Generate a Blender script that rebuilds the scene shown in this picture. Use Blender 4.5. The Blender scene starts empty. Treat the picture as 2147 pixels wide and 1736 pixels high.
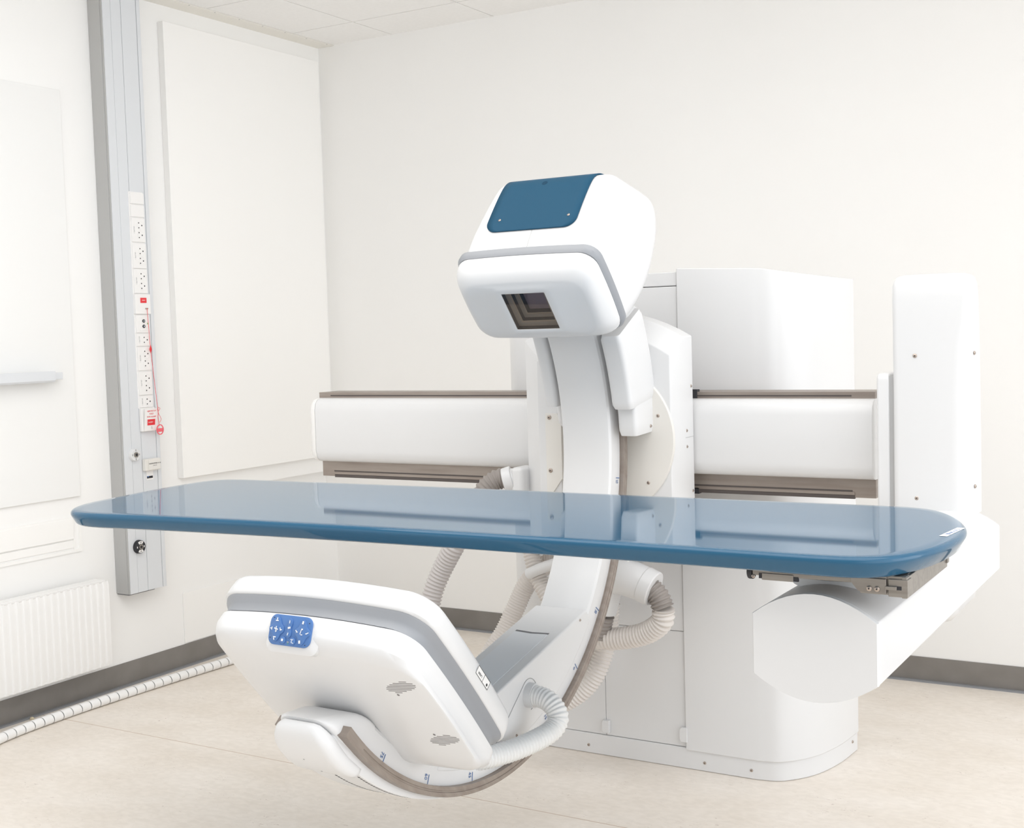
import bpy, bmesh, math, random
from mathutils import Vector, Matrix
random.seed(4)
SC = bpy.context.scene
COL = SC.collection
PI = math.pi

# ------------------------------------------------------------------ camera
cam_d = bpy.data.cameras.new('camera')
cam_d.sensor_fit = 'HORIZONTAL'
cam_d.sensor_width = 36.0
cam_d.lens = 36.0 * 2647.46 / 2147.0
cam_d.clip_start = 0.05
cam = bpy.data.objects.new('camera', cam_d)
COL.objects.link(cam)
_r = Vector((0.85946579, 0.51035606, -0.02924451))
_u = Vector((-0.00774525, 0.07020248, 0.99750269))
_f = Vector((-0.51113458, 0.85709294, -0.06428947))
m = Matrix((_r, _u, -_f)).transposed().to_4x4()
m.translation = Vector((4.2852, -5.3057, 1.4982))
cam.matrix_world = m
SC.camera = cam

# ------------------------------------------------------------------ light and exposure
SC.view_settings.view_transform = 'Standard'
SC.view_settings.look = 'None'
SC.view_settings.exposure = 0.03
SC.view_settings.gamma = 1.0
SC.view_settings.use_curve_mapping = False
world = bpy.data.worlds.new('world')
SC.world = world
world.use_nodes = True
_wn, _wl = world.node_tree.nodes, world.node_tree.links
_bg = _wn['Background']
_bg.inputs[0].default_value = (0.985, 0.993, 1.0, 1)
# overcast daylight: brighter towards an assumed window side of the room (+X), no windows built
_tc = _wn.new('ShaderNodeTexCoord')
_sx = _wn.new('ShaderNodeSeparateXYZ')
_mr = _wn.new('ShaderNodeMapRange')
_mr.interpolation_type = 'SMOOTHSTEP'
_mr.inputs[1].default_value, _mr.inputs[2].default_value = 0.15, 1.0
_mr.inputs[3].default_value, _mr.inputs[4].default_value = 0.69, 2.25
_mc = _wn.new('ShaderNodeMix')
_mc.data_type = 'RGBA'
_mc.inputs[6].default_value = (1.0, 0.99, 0.972, 1)
_mc.inputs[7].default_value = (0.955, 0.99, 1.03, 1)
_m2 = _wn.new('ShaderNodeMapRange')
_m2.inputs[1].default_value, _m2.inputs[2].default_value = 0.0, 0.8
_wl.new(_tc.outputs['Generated'], _sx.inputs[0])
_wl.new(_sx.outputs[0], _mr.inputs[0])
_wl.new(_mr.outputs[0], _bg.inputs[1])
_wl.new(_sx.outputs[0], _m2.inputs[0])
_wl.new(_m2.outputs[0], _mc.inputs[0])
_wl.new(_mc.outputs[2], _bg.inputs[0])
SC.cycles.max_bounces = 16
SC.cycles.diffuse_bounces = 10


def area(name, loc, aim, sx, sy, power, col):
    d = bpy.data.lights.new(name, 'AREA')
    d.shape = 'RECTANGLE'
    d.size, d.size_y, d.energy, d.color = sx, sy, power, col
    o = bpy.data.objects.new(name, d)
    COL.objects.link(o)
    o.location = loc
    o.rotation_euler = (Vector(aim) - Vector(loc)).to_track_quat('-Z', 'Y').to_euler()
    return o


area('assumed_daylight_fill', (7.3, -0.9, 1.75), (2.0, -0.9, 1.3), 4.2, 2.0, 25, (0.97, 0.985, 1.0))  # added unseen area light for daylight assumed from the right; no window built
area('floor_fill_light', (3.0, -3.2, 3.0), (3.0, -3.2, 0), 3.6, 2.4, 55, (1.0, 0.985, 0.965))  # unseen fill lamp, added just below the ceiling to brighten the floor


# ------------------------------------------------------------------ materials
def mat(name, col, rough=0.5, metal=0.0, spec=0.5, coat=0.0):
    M = bpy.data.materials.new(name)
    M.use_nodes = True
    b = M.node_tree.nodes['Principled BSDF']
    b.inputs['Base Color'].default_value = (*col, 1)
    b.inputs['Roughness'].default_value = rough
    b.inputs['Metallic'].default_value = metal
    b.inputs['Specular IOR Level'].default_value = spec
    b.inputs['Coat Weight'].default_value = coat
    b.inputs['Coat Roughness'].default_value = 0.05
    return M


def nodes(M):
    return M.node_tree.nodes, M.node_tree.links, M.node_tree.nodes['Principled BSDF']


def mottled(name, col, col2, scale, rough, metal=0.0, spec=0.5, stretch=(1, 1, 1), bump=0.0, lo=0.35, hi=0.65):
    M = mat(name, col, rough, metal, spec)
    N, L, b = nodes(M)
    tc = N.new('ShaderNodeTexCoord')
    mp = N.new('ShaderNodeMapping')
    mp.inputs['Scale'].default_value = stretch
    nz = N.new('ShaderNodeTexNoise')
    nz.inputs['Scale'].default_value = scale
    nz.inputs['Detail'].default_value = 5
    rp = N.new('ShaderNodeValToRGB')
    rp.color_ramp.elements[0].position = lo
    rp.color_ramp.elements[1].position = hi
    rp.color_ramp.elements[0].color = (*col, 1)
    rp.color_ramp.elements[1].color = (*col2, 1)
    L.new(tc.outputs['Object'], mp.inputs[0])
    L.new(mp.outputs[0], nz.inputs['Vector'])
    L.new(nz.outputs['Fac'], rp.inputs[0])
    L.new(rp.outputs[0], b.inputs['Base Color'])
    if bump:
        bp = N.new('ShaderNodeBump')
        bp.inputs['Strength'].default_value = bump
        bp.inputs['Distance'].default_value = 0.002
        L.new(nz.outputs['Fac'], bp.inputs['Height'])
        L.new(bp.outputs[0], b.inputs['Normal'])
    return M


def floor_material():
    M = mat('linoleum', (0.7, 0.62, 0.53), 0.42, 0, 0.35)
    N, L, b = nodes(M)
    tc = N.new('ShaderNodeTexCoord')

    def noise(scale, stretch, detail=6, dist=0.0):
        mp = N.new('ShaderNodeMapping')
        mp.inputs['Scale'].default_value = stretch
        mp.inputs['Rotation'].default_value = (0, 0, 0.08)
        nz = N.new('ShaderNodeTexNoise')
        nz.inputs['Scale'].default_value = scale
        nz.inputs['Detail'].default_value = detail
        nz.inputs['Distortion'].default_value = dist
        L.new(tc.outputs['Object'], mp.inputs[0])
        L.new(mp.outputs[0], nz.inputs['Vector'])
        return nz

    def ramp(src, stops):
        r = N.new('ShaderNodeValToRGB')
        e = r.color_ramp.elements
        e[0].position, e[0].color = stops[0][0], (*stops[0][1], 1)
        e[1].position, e[1].color = stops[-1][0], (*stops[-1][1], 1)
        for p, c in stops[1:-1]:
            k = e.new(p)
            k.color = (*c, 1)
        L.new(src, r.inputs[0])
        return r

    def mixc(fac, a, c, mode='MIX'):
        x = N.new('ShaderNodeMix')
        x.data_type = 'RGBA'
        x.blend_type = mode
        if hasattr(fac, 'name'):
            L.new(fac, x.inputs[0])
        else:
            x.inputs[0].default_value = fac
        for s, i in ((a, 6), (c, 7)):
            if isinstance(s, tuple):
                x.inputs[i].default_value = (*s, 1)
            else:
                L.new(s, x.inputs[i])
        return x.outputs[2]
    base = ramp(noise(3.0, (1, 1.6, 1)).outputs['Fac'], [(0.3, (0.80, 0.738, 0.665)), (0.7, (0.872, 0.82, 0.76))])
    fine = ramp(noise(42, (0.7, 1.2, 1), 8, 0.5).outputs['Fac'], [(0.36, (0.95, 0.942, 0.93)), (0.66, (1.02, 1.015, 1.01))])
    c = mixc(1.0, base.outputs[0], fine.outputs[0], 'MULTIPLY')
    speck = ramp(noise(85, (0.6, 1.3, 1), 3, 1.2).outputs['Fac'], [(0.64, (0, 0, 0)), (0.74, (1, 1, 1))])
    gate = ramp(noise(6, (1, 1, 1), 3).outputs['Fac'], [(0.48, (0, 0, 0)), (0.62, (0.7, 0.7, 0.7))])
    both = mixc(1.0, speck.outputs[0], gate.outputs[0], 'MULTIPLY')
    c = mixc(both, c, (0.40, 0.31, 0.27))
    # welded seams of the linoleum sheets
    sp = N.new('ShaderNodeSeparateXYZ')
    L.new(tc.outputs['Object'], sp.inputs[0])
    a1 = N.new('ShaderNodeMath'); a1.operation = 'ADD'; a1.inputs[1].default_value = 1.958
    a2 = N.new('ShaderNodeMath'); a2.operation = 'ABSOLUTE'
    a3 = N.new('ShaderNodeMath'); a3.operation = 'LESS_THAN'; a3.inputs[1].default_value = 0.0016
    L.new(sp.outputs[1], a1.inputs[0]); L.new(a1.outputs[0], a2.inputs[0]); L.new(a2.outputs[0], a3.inputs[0])
    c = mixc(a3.outputs[0], c, (0.50, 0.36, 0.26))
    L.new(c, b.inputs['Base Color'])
    return M


WALL = mottled('wall_paint', (0.892, 0.888, 0.876), (0.902, 0.898, 0.886), 2.0, 0.6, spec=0.3)
BOARD = mat('board_white', (0.915, 0.908, 0.89), 0.4, 0, 0.4)
CEIL = mottled('ceiling_tile', (0.88, 0.872, 0.86), (0.90, 0.892, 0.88), 60, 0.8, spec=0.1)
SOFF = mat('ceiling_trim', (0.85, 0.83, 0.78), 0.6)
SKIRT = mottled('skirting_grey', (0.21, 0.195, 0.18), (0.235, 0.22, 0.205), 9, 0.5)
SKIRT2 = mat('skirting_foot', (0.27, 0.28, 0.30), 0.4)
WHITE = mat('white_lacquer', (0.722, 0.724, 0.728), 0.28, 0, 0.45)
WHITE2 = mat('white_enamel', (0.86, 0.855, 0.845), 0.35, 0, 0.45)
OFFW = mat('cream_plastic', (0.76, 0.74, 0.70), 0.4)
SEAM = mat('joint_grey', (0.42, 0.42, 0.42), 0.6)
DARK = mat('dark_gap', (0.03, 0.03, 0.035), 0.6)
BAND = mat('grey_band', (0.285, 0.297, 0.318), 0.42)
BLUE = mat('blue_cover', (0.014, 0.070, 0.128), 0.5, 0, 0.12)
TABLE = mat('blue_laminate', (0.018, 0.098, 0.185), 0.04, 0, 0.43, 0.0)
KEYB = mat('keypad_blue', (0.075, 0.18, 0.43), 0.4)
STEEL = mottled('brushed_rail_steel', (0.29, 0.245, 0.215), (0.35, 0.305, 0.27), 14, 0.42, 0.45, 0.4, (0.3, 1, 4))
STEELD = mat('rail_groove', (0.10, 0.085, 0.08), 0.5, 0.3)
STAIN = mottled('stainless', (0.27, 0.245, 0.22), (0.33, 0.305, 0.275), 30, 0.38, 0.6, 0.5, (0.2, 3, 3))
ZINC = mat('zinc', (0.55, 0.62, 0.66), 0.25, 0.8)
SCREW = mat('screw_metal', (0.45, 0.38, 0.33), 0.3, 0.8)
ALU = mat('anodised_aluminium', (0.69, 0.71, 0.735), 0.42, 0.0)
ALUD = mat('aluminium_joint', (0.25, 0.25, 0.26), 0.5)
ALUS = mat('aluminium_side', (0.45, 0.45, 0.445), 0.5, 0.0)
RED = mat('red', (0.75, 0.03, 0.04), 0.4)
REDT = mat('clear_red', (0.80, 0.13, 0.16), 0.25)
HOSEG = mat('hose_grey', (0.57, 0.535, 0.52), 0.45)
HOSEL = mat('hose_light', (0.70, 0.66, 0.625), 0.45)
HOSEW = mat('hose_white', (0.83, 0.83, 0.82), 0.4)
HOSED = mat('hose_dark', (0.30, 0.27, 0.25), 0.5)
INK = mat('ink', (0.02, 0.02, 0.025), 0.6)
INKB = mat('ink_blue', (0.08, 0.17, 0.38), 0.6)
INKG = mat('ink_grey', (0.35, 0.35, 0.36), 0.6)
PAPER = mat('paper', (0.85, 0.84, 0.83), 0.6)
GLYPH = mat('glyph_white', (0.85, 0.87, 0.88), 0.5)
GREEN = mat('green', (0.15, 0.45, 0.12), 0.5)
CRUMB = mat('crumb', (0.70, 0.62, 0.45), 0.8)


# ------------------------------------------------------------------ helpers
def finish(name, bm, material, parent=None, smooth=35, loc=None, bevel=0.0, seg=2):
    if bevel:
        bmesh.ops.remove_doubles(bm, verts=bm.verts, dist=1e-6)
    bmesh.ops.recalc_face_normals(bm, faces=bm.faces)
    me = bpy.data.meshes.new(name)
    bm.to_mesh(me)
    bm.free()
    mats = material if isinstance(material, (list, tuple)) else [material]
    for x in mats:
        me.materials.append(x)
    if smooth:
        me.polygons.foreach_set('use_smooth', [True] * len(me.polygons))
        me.set_sharp_from_angle(angle=math.radians(smooth))
    o = bpy.data.objects.new(name, me)
    COL.objects.link(o)
    if parent:
        o.parent = parent
    if loc:
        o.location = loc
    if bevel:
        mod = o.modifiers.new('bevel', 'BEVEL')
        mod.width, mod.segments, mod.limit_method, mod.angle_limit = bevel, seg, 'ANGLE', math.radians(30)
        mod.harden_normals = True
    return o


def tag(o, label=None, cat=None, group=None, kind=None):
    if label: o['label'] = label
    if cat: o['category'] = cat
    if group: o['group'] = group
    if kind: o['kind'] = kind
    return o


def thing(name, label, cat, loc=(0, 0, 0), group=None):
    o = bpy.data.objects.new(name, None)
    COL.objects.link(o)
    o.location = loc
    o.empty_display_size = 0.05
    return tag(o, label, cat, group)


def b_box(bm, x0, x1, y0, y1, z0, z1, mi=0):
    v = [bm.verts.new(p) for p in ((x0, y0, z0), (x1, y0, z0), (x1, y1, z0), (x0, y1, z0),
                                   (x0, y0, z1), (x1, y0, z1), (x1, y1, z1), (x0, y1, z1))]
    for f in ((0, 3, 2, 1), (4, 5, 6, 7), (0, 1, 5, 4), (1, 2, 6, 5), (2, 3, 7, 6), (3, 0, 4, 7)):
        bm.faces.new([v[i] for i in f]).material_index = mi


def box(name, d, material, parent=None, bevel=0.0, seg=2, smooth=35):
    bm = bmesh.new()
    b_box(bm, *d)
    return finish(name, bm, material, parent, smooth, None, bevel, seg)


def boxes(name, ds, material, parent=None, bevel=0.0, seg=2):
    bm = bmesh.new()
    for d in ds:
        b_box(bm, *d)
    return finish(name, bm, material, parent, 35, None, bevel, seg)


def b_loft(bm, secs, cap0=True, cap1=True, closed=True, mi=0):
    """skin a list of equally long 3D loops"""
    rows = [[bm.verts.new(p) for p in s] for s in secs]
    n = len(rows[0])
    for a, b in zip(rows, rows[1:]):
        for i in range(n if closed else n - 1):
            j = (i + 1) % n
            bm.faces.new((a[i], a[j], b[j], b[i])).material_index = mi
    if closed and cap0:
        bm.faces.new(rows[0][::-1]).material_index = mi
    if closed and cap1:
        bm.faces.new(rows[-1]).material_index = mi
    return rows


def loft(name, secs, material, parent=None, smooth=35, cap0=True, cap1=True, bevel=0.0, seg=2, closed=True):
    bm = bmesh.new()
    b_loft(bm, secs, cap0, cap1, closed)
    return finish(name, bm, material, parent, smooth, None, bevel, seg)


def prism(name, poly, axis, a0, a1, material, parent=None, bevel=0.0, seg=2, smooth=35):
    def p3(q, a):
        return (a, q[0], q[1]) if axis == 'x' else (q[0], a, q[1]) if axis == 'y' else (q[0], q[1], a)
    return loft(name, [[p3(q, a0) for q in poly], [p3(q, a1) for q in poly]], material, parent, smooth, True, True, bevel, seg)


def rrect(x0, x1, y0, y1, r, n=6, k=6, bulge=(0, 0)):
    """rounded rectangle, k points per side, sides bowed out by bulge (in x, in y)"""
    pts = []
    cs = [(x1 - r, y0 + r, -90), (x1 - r, y1 - r, 0), (x0 + r, y1 - r, 90), (x0 + r, y0 + r, 180)]
    xm, ym, hx, hy = (x0 + x1) / 2, (y0 + y1) / 2, (x1 - x0) / 2, (y1 - y0) / 2
    for ci, (cx, cy, a0) in enumerate(cs):
        for i in range(n + 1):
            a = math.radians(a0 + 90 * i / n)
            pts.append((cx + r * math.cos(a), cy + r * math.sin(a)))
        nx = cs[(ci + 1) % 4]
        a = math.radians(a0 + 90)
        p = (cx + r * math.cos(a), cy + r * math.sin(a))
        b = math.radians(nx[2])
        q = (nx[0] + r * math.cos(b), nx[1] + r * math.sin(b))
        for i in range(1, k):
            t = i / k
            pts.append((p[0] + (q[0] - p[0]) * t, p[1] + (q[1] - p[1]) * t))
    out = []
    for x, y in pts:
        u, v = (x - xm) / hx, (y - ym) / hy
        out.append((x + bulge[0] * u * (1 - v * v), y + bulge[1] * v * (1 - u * u)))
    return out


def offset_poly(P, d):
    n = len(P)
    out = []
    for i in range(n):
        a, b, c = Vector(P[i - 1]), Vector(P[i]), Vector(P[(i + 1) % n])
        t = (c - a).normalized()
        out.append((b.x - t.y * d, b.y + t.x * d))   # +d moves inward for a ccw loop
    return out


def catmull(pts, per=8, closed=False):
    P = [Vector(p) for p in pts]
    n = len(P)
    out = []
    rng = range(n) if closed else range(n - 1)
    for i in rng:
        p0 = P[i - 1] if (closed or i > 0) else P[0] * 2 - P[1]
        p1, p2 = P[i], P[(i + 1) % n]
        p3 = P[(i + 2) % n] if (closed or i + 2 < n) else P[-1] * 2 - P[-2]
        for k in range(per):
            t = k / per
            out.append(0.5 * ((2 * p1) + (p2 - p0) * t + (2 * p0 - 5 * p1 + 4 * p2 - p3) * t * t + (3 * p1 - p0 - 3 * p2 + p3) * t ** 3))
    if not closed:
        out.append(P[-1].copy())
    return out


def resample(path, step):
    out = [path[0].copy()]
    d = 0.0
    for a, b in zip(path, path[1:]):
        L = (b - a).length
        while d + L >= step:
            t = (step - d) / L
            a = a.lerp(b, t)
            out.append(a.copy())
            L = (b - a).length
            d = 0.0
        d += L
    return out


def frames(path):
    T = [(path[min(i + 1, len(path) - 1)] - path[max(i - 1, 0)]).normalized() for i in range(len(path))]
    up = Vector((0, 0, 1)) if abs(T[0].z) < 0.9 else Vector((0, 1, 0))
    n = (up - T[0] * up.dot(T[0])).normalized()
    out = []
    for t in T:
        n = (n - t * n.dot(t)).normalized()
        out.append((t, n, t.cross(n)))
    return out


def b_tube(bm, path, radii, seg=16, mi=0, caps=True):
    secs = []
    for p, r, (t, n, b) in zip(path, radii, frames(path)):
        secs.append([p + (n * math.cos(2 * PI * k / seg) + b * math.sin(2 * PI * k / seg)) * r for k in range(seg)])
    b_loft(bm, secs, caps, caps, True, mi)


def tube(name, pts, r, material, parent=None, seg=16, per=8):
    path = catmull(pts, per)
    bm = bmesh.new()
    b_tube(bm, path, [r] * len(path), seg)
    return finish(name, bm, material, parent, 60)


def ribbed(name, path, r, pitch, depth, material, parent=None, seg=22):
    q = resample(path, pitch / 6)
    rad = [r - depth * (0.5 - 0.5 * math.cos(2 * PI * i / 6)) for i in range(len(q))]
    bm = bmesh.new()
    b_tube(bm, q, rad, seg)
    return finish(name, bm, material, parent, 75)


def b_cyl(bm, c, axis, r, h, seg=20, r2=None, mi=0):
    a = Vector(axis).normalized()
    c = Vector(c)
    up = Vector((0, 0, 1)) if abs(a.z) < 0.9 else Vector((1, 0, 0))
    n = (up - a * up.dot(a)).normalized()
    b = a.cross(n)
    r2 = r if r2 is None else r2
    S = []
    for hh, rr in ((0, r), (h, r2)):
        S.append([c + a * hh + (n * math.cos(2 * PI * k / seg) + b * math.sin(2 * PI * k / seg)) * rr for k in range(seg)])
    b_loft(bm, S, mi=mi)


def cyl(name, c, axis, r, h, material, parent=None, seg=24, r2=None, bevel=0.0):
    bm = bmesh.new()
    b_cyl(bm, c, axis, r, h, seg, r2)
    return finish(name, bm, material, parent, 40, None, bevel, 2)


def screw(c, axis, r, parent, name='screw'):
    a = Vector(axis).normalized()
    bm = bmesh.new()
    b_cyl(bm, Vector(c) - a * 0.001, axis, r, 0.001 + r * 0.25, 16, r * 0.95)
    b_cyl(bm, Vector(c) + a * r * 0.25, axis, r * 0.95, r * 0.3, 16, r * 0.55)
    b_cyl(bm, Vector(c) + a * (r * 0.55), axis, r * 0.32, r * 0.06, 6, mi=1)
    return finish(name, bm, [SCREW, DARK], parent, 40)


def text(name, body, size, M, material, parent=None, ext=0.0002, align='CENTER'):
    cu = bpy.data.curves.new('t', 'FONT')
    cu.body, cu.size, cu.extrude = body, size, ext
    cu.align_x, cu.align_y = align, 'CENTER'
    cu.resolution_u = 2
    t = bpy.data.objects.new('t', cu)
    COL.objects.link(t)
    me = bpy.data.meshes.new_from_object(t.evaluated_get(bpy.context.evaluated_depsgraph_get()))
    bpy.data.objects.remove(t)
    bpy.data.curves.remove(cu)
    me.name = name
    me.materials.clear()
    me.materials.append(material)
    o = bpy.data.objects.new(name, me)
    COL.objects.link(o)
    if parent:
        o.parent = parent
    o.matrix_local = M
    return o


def basis(o, xa, ya):
    """matrix whose x/y axes are xa/ya at point o"""
    xa = Vector(xa).normalized()
    ya = Vector(ya)
    ya = (ya - xa * ya.dot(xa)).normalized()
    za = xa.cross(ya)
    M = Matrix((xa, ya, za)).transposed().to_4x4()
    M.translation = Vector(o)
    return M


def struct(o):
    o['kind'] = 'structure'
    return o


# ------------------------------------------------------------------ the room
CH = 3.0213
struct(box('floor', (-0.3, 7.6, -8.0, 0.3, -0.12, 0.0), floor_material(), smooth=0))
bm = bmesh.new()
XR = 7.6
b_box(bm, -0.3, 0.0, -8.0, 0.3, 0.793, CH + 0.15)
b_box(bm, -0.3, 0.0, -8.0, -0.95, 0.0, 0.793)
b_box(bm, -0.3, 0.0, -0.95, 0.3, 0.0, 0.63)
b_box(bm, -0.3, -0.06, -0.95, 0.3, 0.63, 0.793)
struct(finish('wall_left', bm, WALL, None, 0))
struct(box('wall_back', (-0.06, XR, 0.0, 0.3, 0.0, CH + 0.15), WALL, smooth=0))
# suspended ceiling: separate boards with open joints under a dark deck
bm = bmesh.new()
g = 0.0035
xs = [0.103, 0.4817] + [0.4817 + 0.6 * k for k in range(1, 12)]
ys = [0.0, -0.3259] + [-0.3259 - 0.6 * k for k in range(1, 6)]
for x0, x1 in zip(xs, xs[1:]):
    for y1, y0 in zip(ys, ys[1:]):
        if x0 > 4.5 and y1 < -1.4:
            continue
        b_box(bm, x0 + g, x1 - g, y0 + g, y1 - (g if y1 < 0 else 0), CH, CH + 0.02)
b_box(bm, -0.3, xs[7], ys[-1], 0.3, CH + 0.012, CH + 0.1, 1)
b_box(bm, xs[7], xs[-1], ys[3], 0.3, CH + 0.012, CH + 0.1, 1)
struct(finish('ceiling', bm, [CEIL, mat('ceiling_grid', (0.62, 0.58, 0.52), 0.7)], None, 0))
bm = bmesh.new()
b_box(bm, 0.0, 0.103, ys[-1], -0.001, CH - 0.004, CH + 0.01)
for k in range(18):
    b_cyl(bm, (0.099, -0.05 - 0.163 * k, CH - 0.0035), (0, 0, -1), 0.0035, 0.0012, 8, mi=1)
struct(finish('trim_1', bm, [SOFF, SEAM], None, 30))


def skirting(name, d, foot):
    bm = bmesh.new()
    b_box(bm, *d, 0)
    b_box(bm, *foot, 1)
    struct(finish(name, bm, [SKIRT, SKIRT2], None, 0, None))


skirting('baseboard_back', (0.004, XR, -0.004, -0.0002, 0.0, 0.103), (0.004, XR, -0.022, -0.004, 0.0, 0.007))
skirting('baseboard_left', (0.0002, 0.004, -8.0, -0.0002, 0.0, 0.103), (0.004, 0.022, -8.0, -0.022, 0.0, 0.007))

# ------------------------------------------------------------------ things on the left wall
tag(box('wall_panel', (0.0005, 0.035, -1.133, -0.049, 0.876, 2.938), BOARD, None, 0.002),
    'tall cream board panel on the left wall, between grey supply column and room corner', 'panel')
wb = thing('whiteboard', 'large white board at left picture edge with grey pen tray', 'whiteboard', (0, -2.4, 0))
box('board', (0.0005, 0.014, -0.6, 0.697, 0.866, 2.55), mat('whiteboard_enamel', (0.845, 0.845, 0.835), 0.35, 0, 0.4), wb, 0.002)
prism('pen_tray', [(0.014, 1.352), (0.075, 1.352), (0.082, 1.36), (0.082, 1.397), (0.078, 1.397), (0.074, 1.366), (0.014, 1.372)],
      'y', -0.6, 0.545, ALU, wb)
# transpose helper: prism along y takes (x,z) pairs
box('tray_end', (0.0145, 0.06, 0.545, 0.60, 1.362, 1.390), ALU, wb, 0.002)

cv = thing('conduit_cover', 'shallow white rectangular cover strip on left wall above the radiator', 'cover', (0, -2.3, 0))
boxes('frame', [(0.0005, 0.006, -0.6, 0.598, 0.632, 0.644), (0.0005, 0.006, -0.6, 0.598, 0.774, 0.782),
                (0.0005, 0.006, 0.586, 0.598, 0.644, 0.774), (0.0005, 0.006, 0.556, 0.560, 0.644, 0.774)], BOARD, cv)
boxes('lid', [(0.0005, 0.008, -0.6, 0.556, 0.690, 0.774), (0.0005, 0.004, -0.6, 0.556, 0.652, 0.684)], BOARD, cv, 0.001)
tag(box('access_hatch', (0.0005, 0.006, -1.141, -0.70, 0.108, 0.342), BOARD, None, 0.0015),
    'flat white access hatch low on left wall above grey skirting', 'hatch')

# radiator
rad = thing('radiator', 'white ribbed panel radiator low on the left wall', 'radiator', (0, -1.65, 0))
bm = bmesh.new()
prof = []
pitch, n = 0.0333, 20
y = 0.0
for i in range(n + 1):
    y = -0.012 - pitch * i
    prof += [(y, 0.094), (y - 0.0045, 0.100), (y - 0.016, 0.100), (y - 0.0205, 0.094)]
prof = [(0.0, 0.096)] + prof


def rib_row(z, d):
    return [Vector((x + d, yy, z)) for yy, x in prof]


rows = [rib_row(0.143, -0.006), rib_row(0.165, 0.0), rib_row(0.482, 0.0), rib_row(0.503, -0.006)]
b_loft(bm, rows, closed=False)
b_box(bm, 0.074, 0.090, prof[-1][0], 0.0, 0.143, 0.503)
finish('front_panel', bm, WHITE2, rad, 30)
box('back_panel', (0.025, 0.05, prof[-1][0], 0.0, 0.15, 0.497), WHITE2, rad, 0.006)
boxes('top_grille', [(0.03, 0.092, -0.69, -0.012, 0.4975, 0.508)], WHITE2, rad, 0.003)
boxes('bracket', [(0.0, 0.03, -0.12, -0.09, 0.2, 0.46)], WHITE2, rad)

# medical supply column
CX0, CX1, CY0, CY1, CZ = 0.0005, 0.083, -1.521, -1.313, 0.416
col = thing('supply_column', 'tall grey aluminium supply column on left wall with socket strip', 'supply column', (0, 0, 0))
pw = [(-1.521, -1.4475), (-1.446, -1.4155), (-1.414, -1.334), (-1.3325, -1.313)]
bm = bmesh.new()
b_box(bm, CX0, CX1 - 0.004, CY0 + 0.001, CY1 - 0.001, CZ + 0.001, CH - 0.012, 1)
finish('backbone', bm, [ALU, ALUD], col, 0)
for i, (a, b) in enumerate(((-1.521, -1.4785), (-1.4765, -1.4210), (-1.4190, -1.3350), (-1.3330, -1.313))):
    box('front_profile', (CX1 - 0.01, CX1 + (0.0 if i in (1, 2) else 0.0015), a, b, CZ, CH - 0.01), ALU, col, 0.0012)
boxes('side_profile', [(CX0, CX1 - 0.011, CY0 - 0.006, CY0 + 0.0005, CZ, CH - 0.01),
                       (CX1 - 0.011, CX1 - 0.001, CY0 - 0.003, CY0 + 0.0005, CZ, CH - 0.01)], ALUS, col, 0.001)
box('end_cap', (CX0, CX1 - 0.012, CY0, CY1 - 0.06, CZ - 0.006, CZ), ALUD, col)

FX = CX1 + 0.0015


def plate(y0, y1, z0, z1, d=0.008, name='cover_plate', par=None, material=None):
    return box(name, (FX, FX + d, y0, y1, z0, z1), material or PAPER, par or col, 0.0015)


def dk_socket(p, yc, zc):
    """round recessed socket face with two pin holes and a half-moon earth hole, lying sideways"""
    X = FX + 0.008
    bm = bmesh.new()
    # raised rim of the recess
    n = 28
    ring = []
    for rr, xx in ((0.0205, X), (0.0205, X + 0.0014), (0.0182, X + 0.0014), (0.0182, X + 0.0004)):
        ring.append([(xx, yc + rr * math.cos(2 * PI * k / n), zc + rr * math.sin(2 * PI * k / n)) for k in range(n)])
    b_loft(bm, ring, True, True)
    for dy, dz, rr in ((0.009, 0.0, 0.0032), (-0.008, 0.0105, 0.0028), (-0.008, -0.0105, 0.0028)):
        b_cyl(bm, (X + 0.0005, yc + dy, zc + dz), (1, 0, 0), rr, 0.0004, 10, mi=1)
    finish('socket', bm, [PAPER, INK], p, 40)


def write(p, body, size, yc, zc, x, material, vertical=False):
    M = basis((x, yc, zc), (0, 0, -1) if vertical else (0, 1, 0), (0, 1, 0) if vertical else (0, 0, 1))
    text('lettering', body, size, M, material, p)


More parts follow.
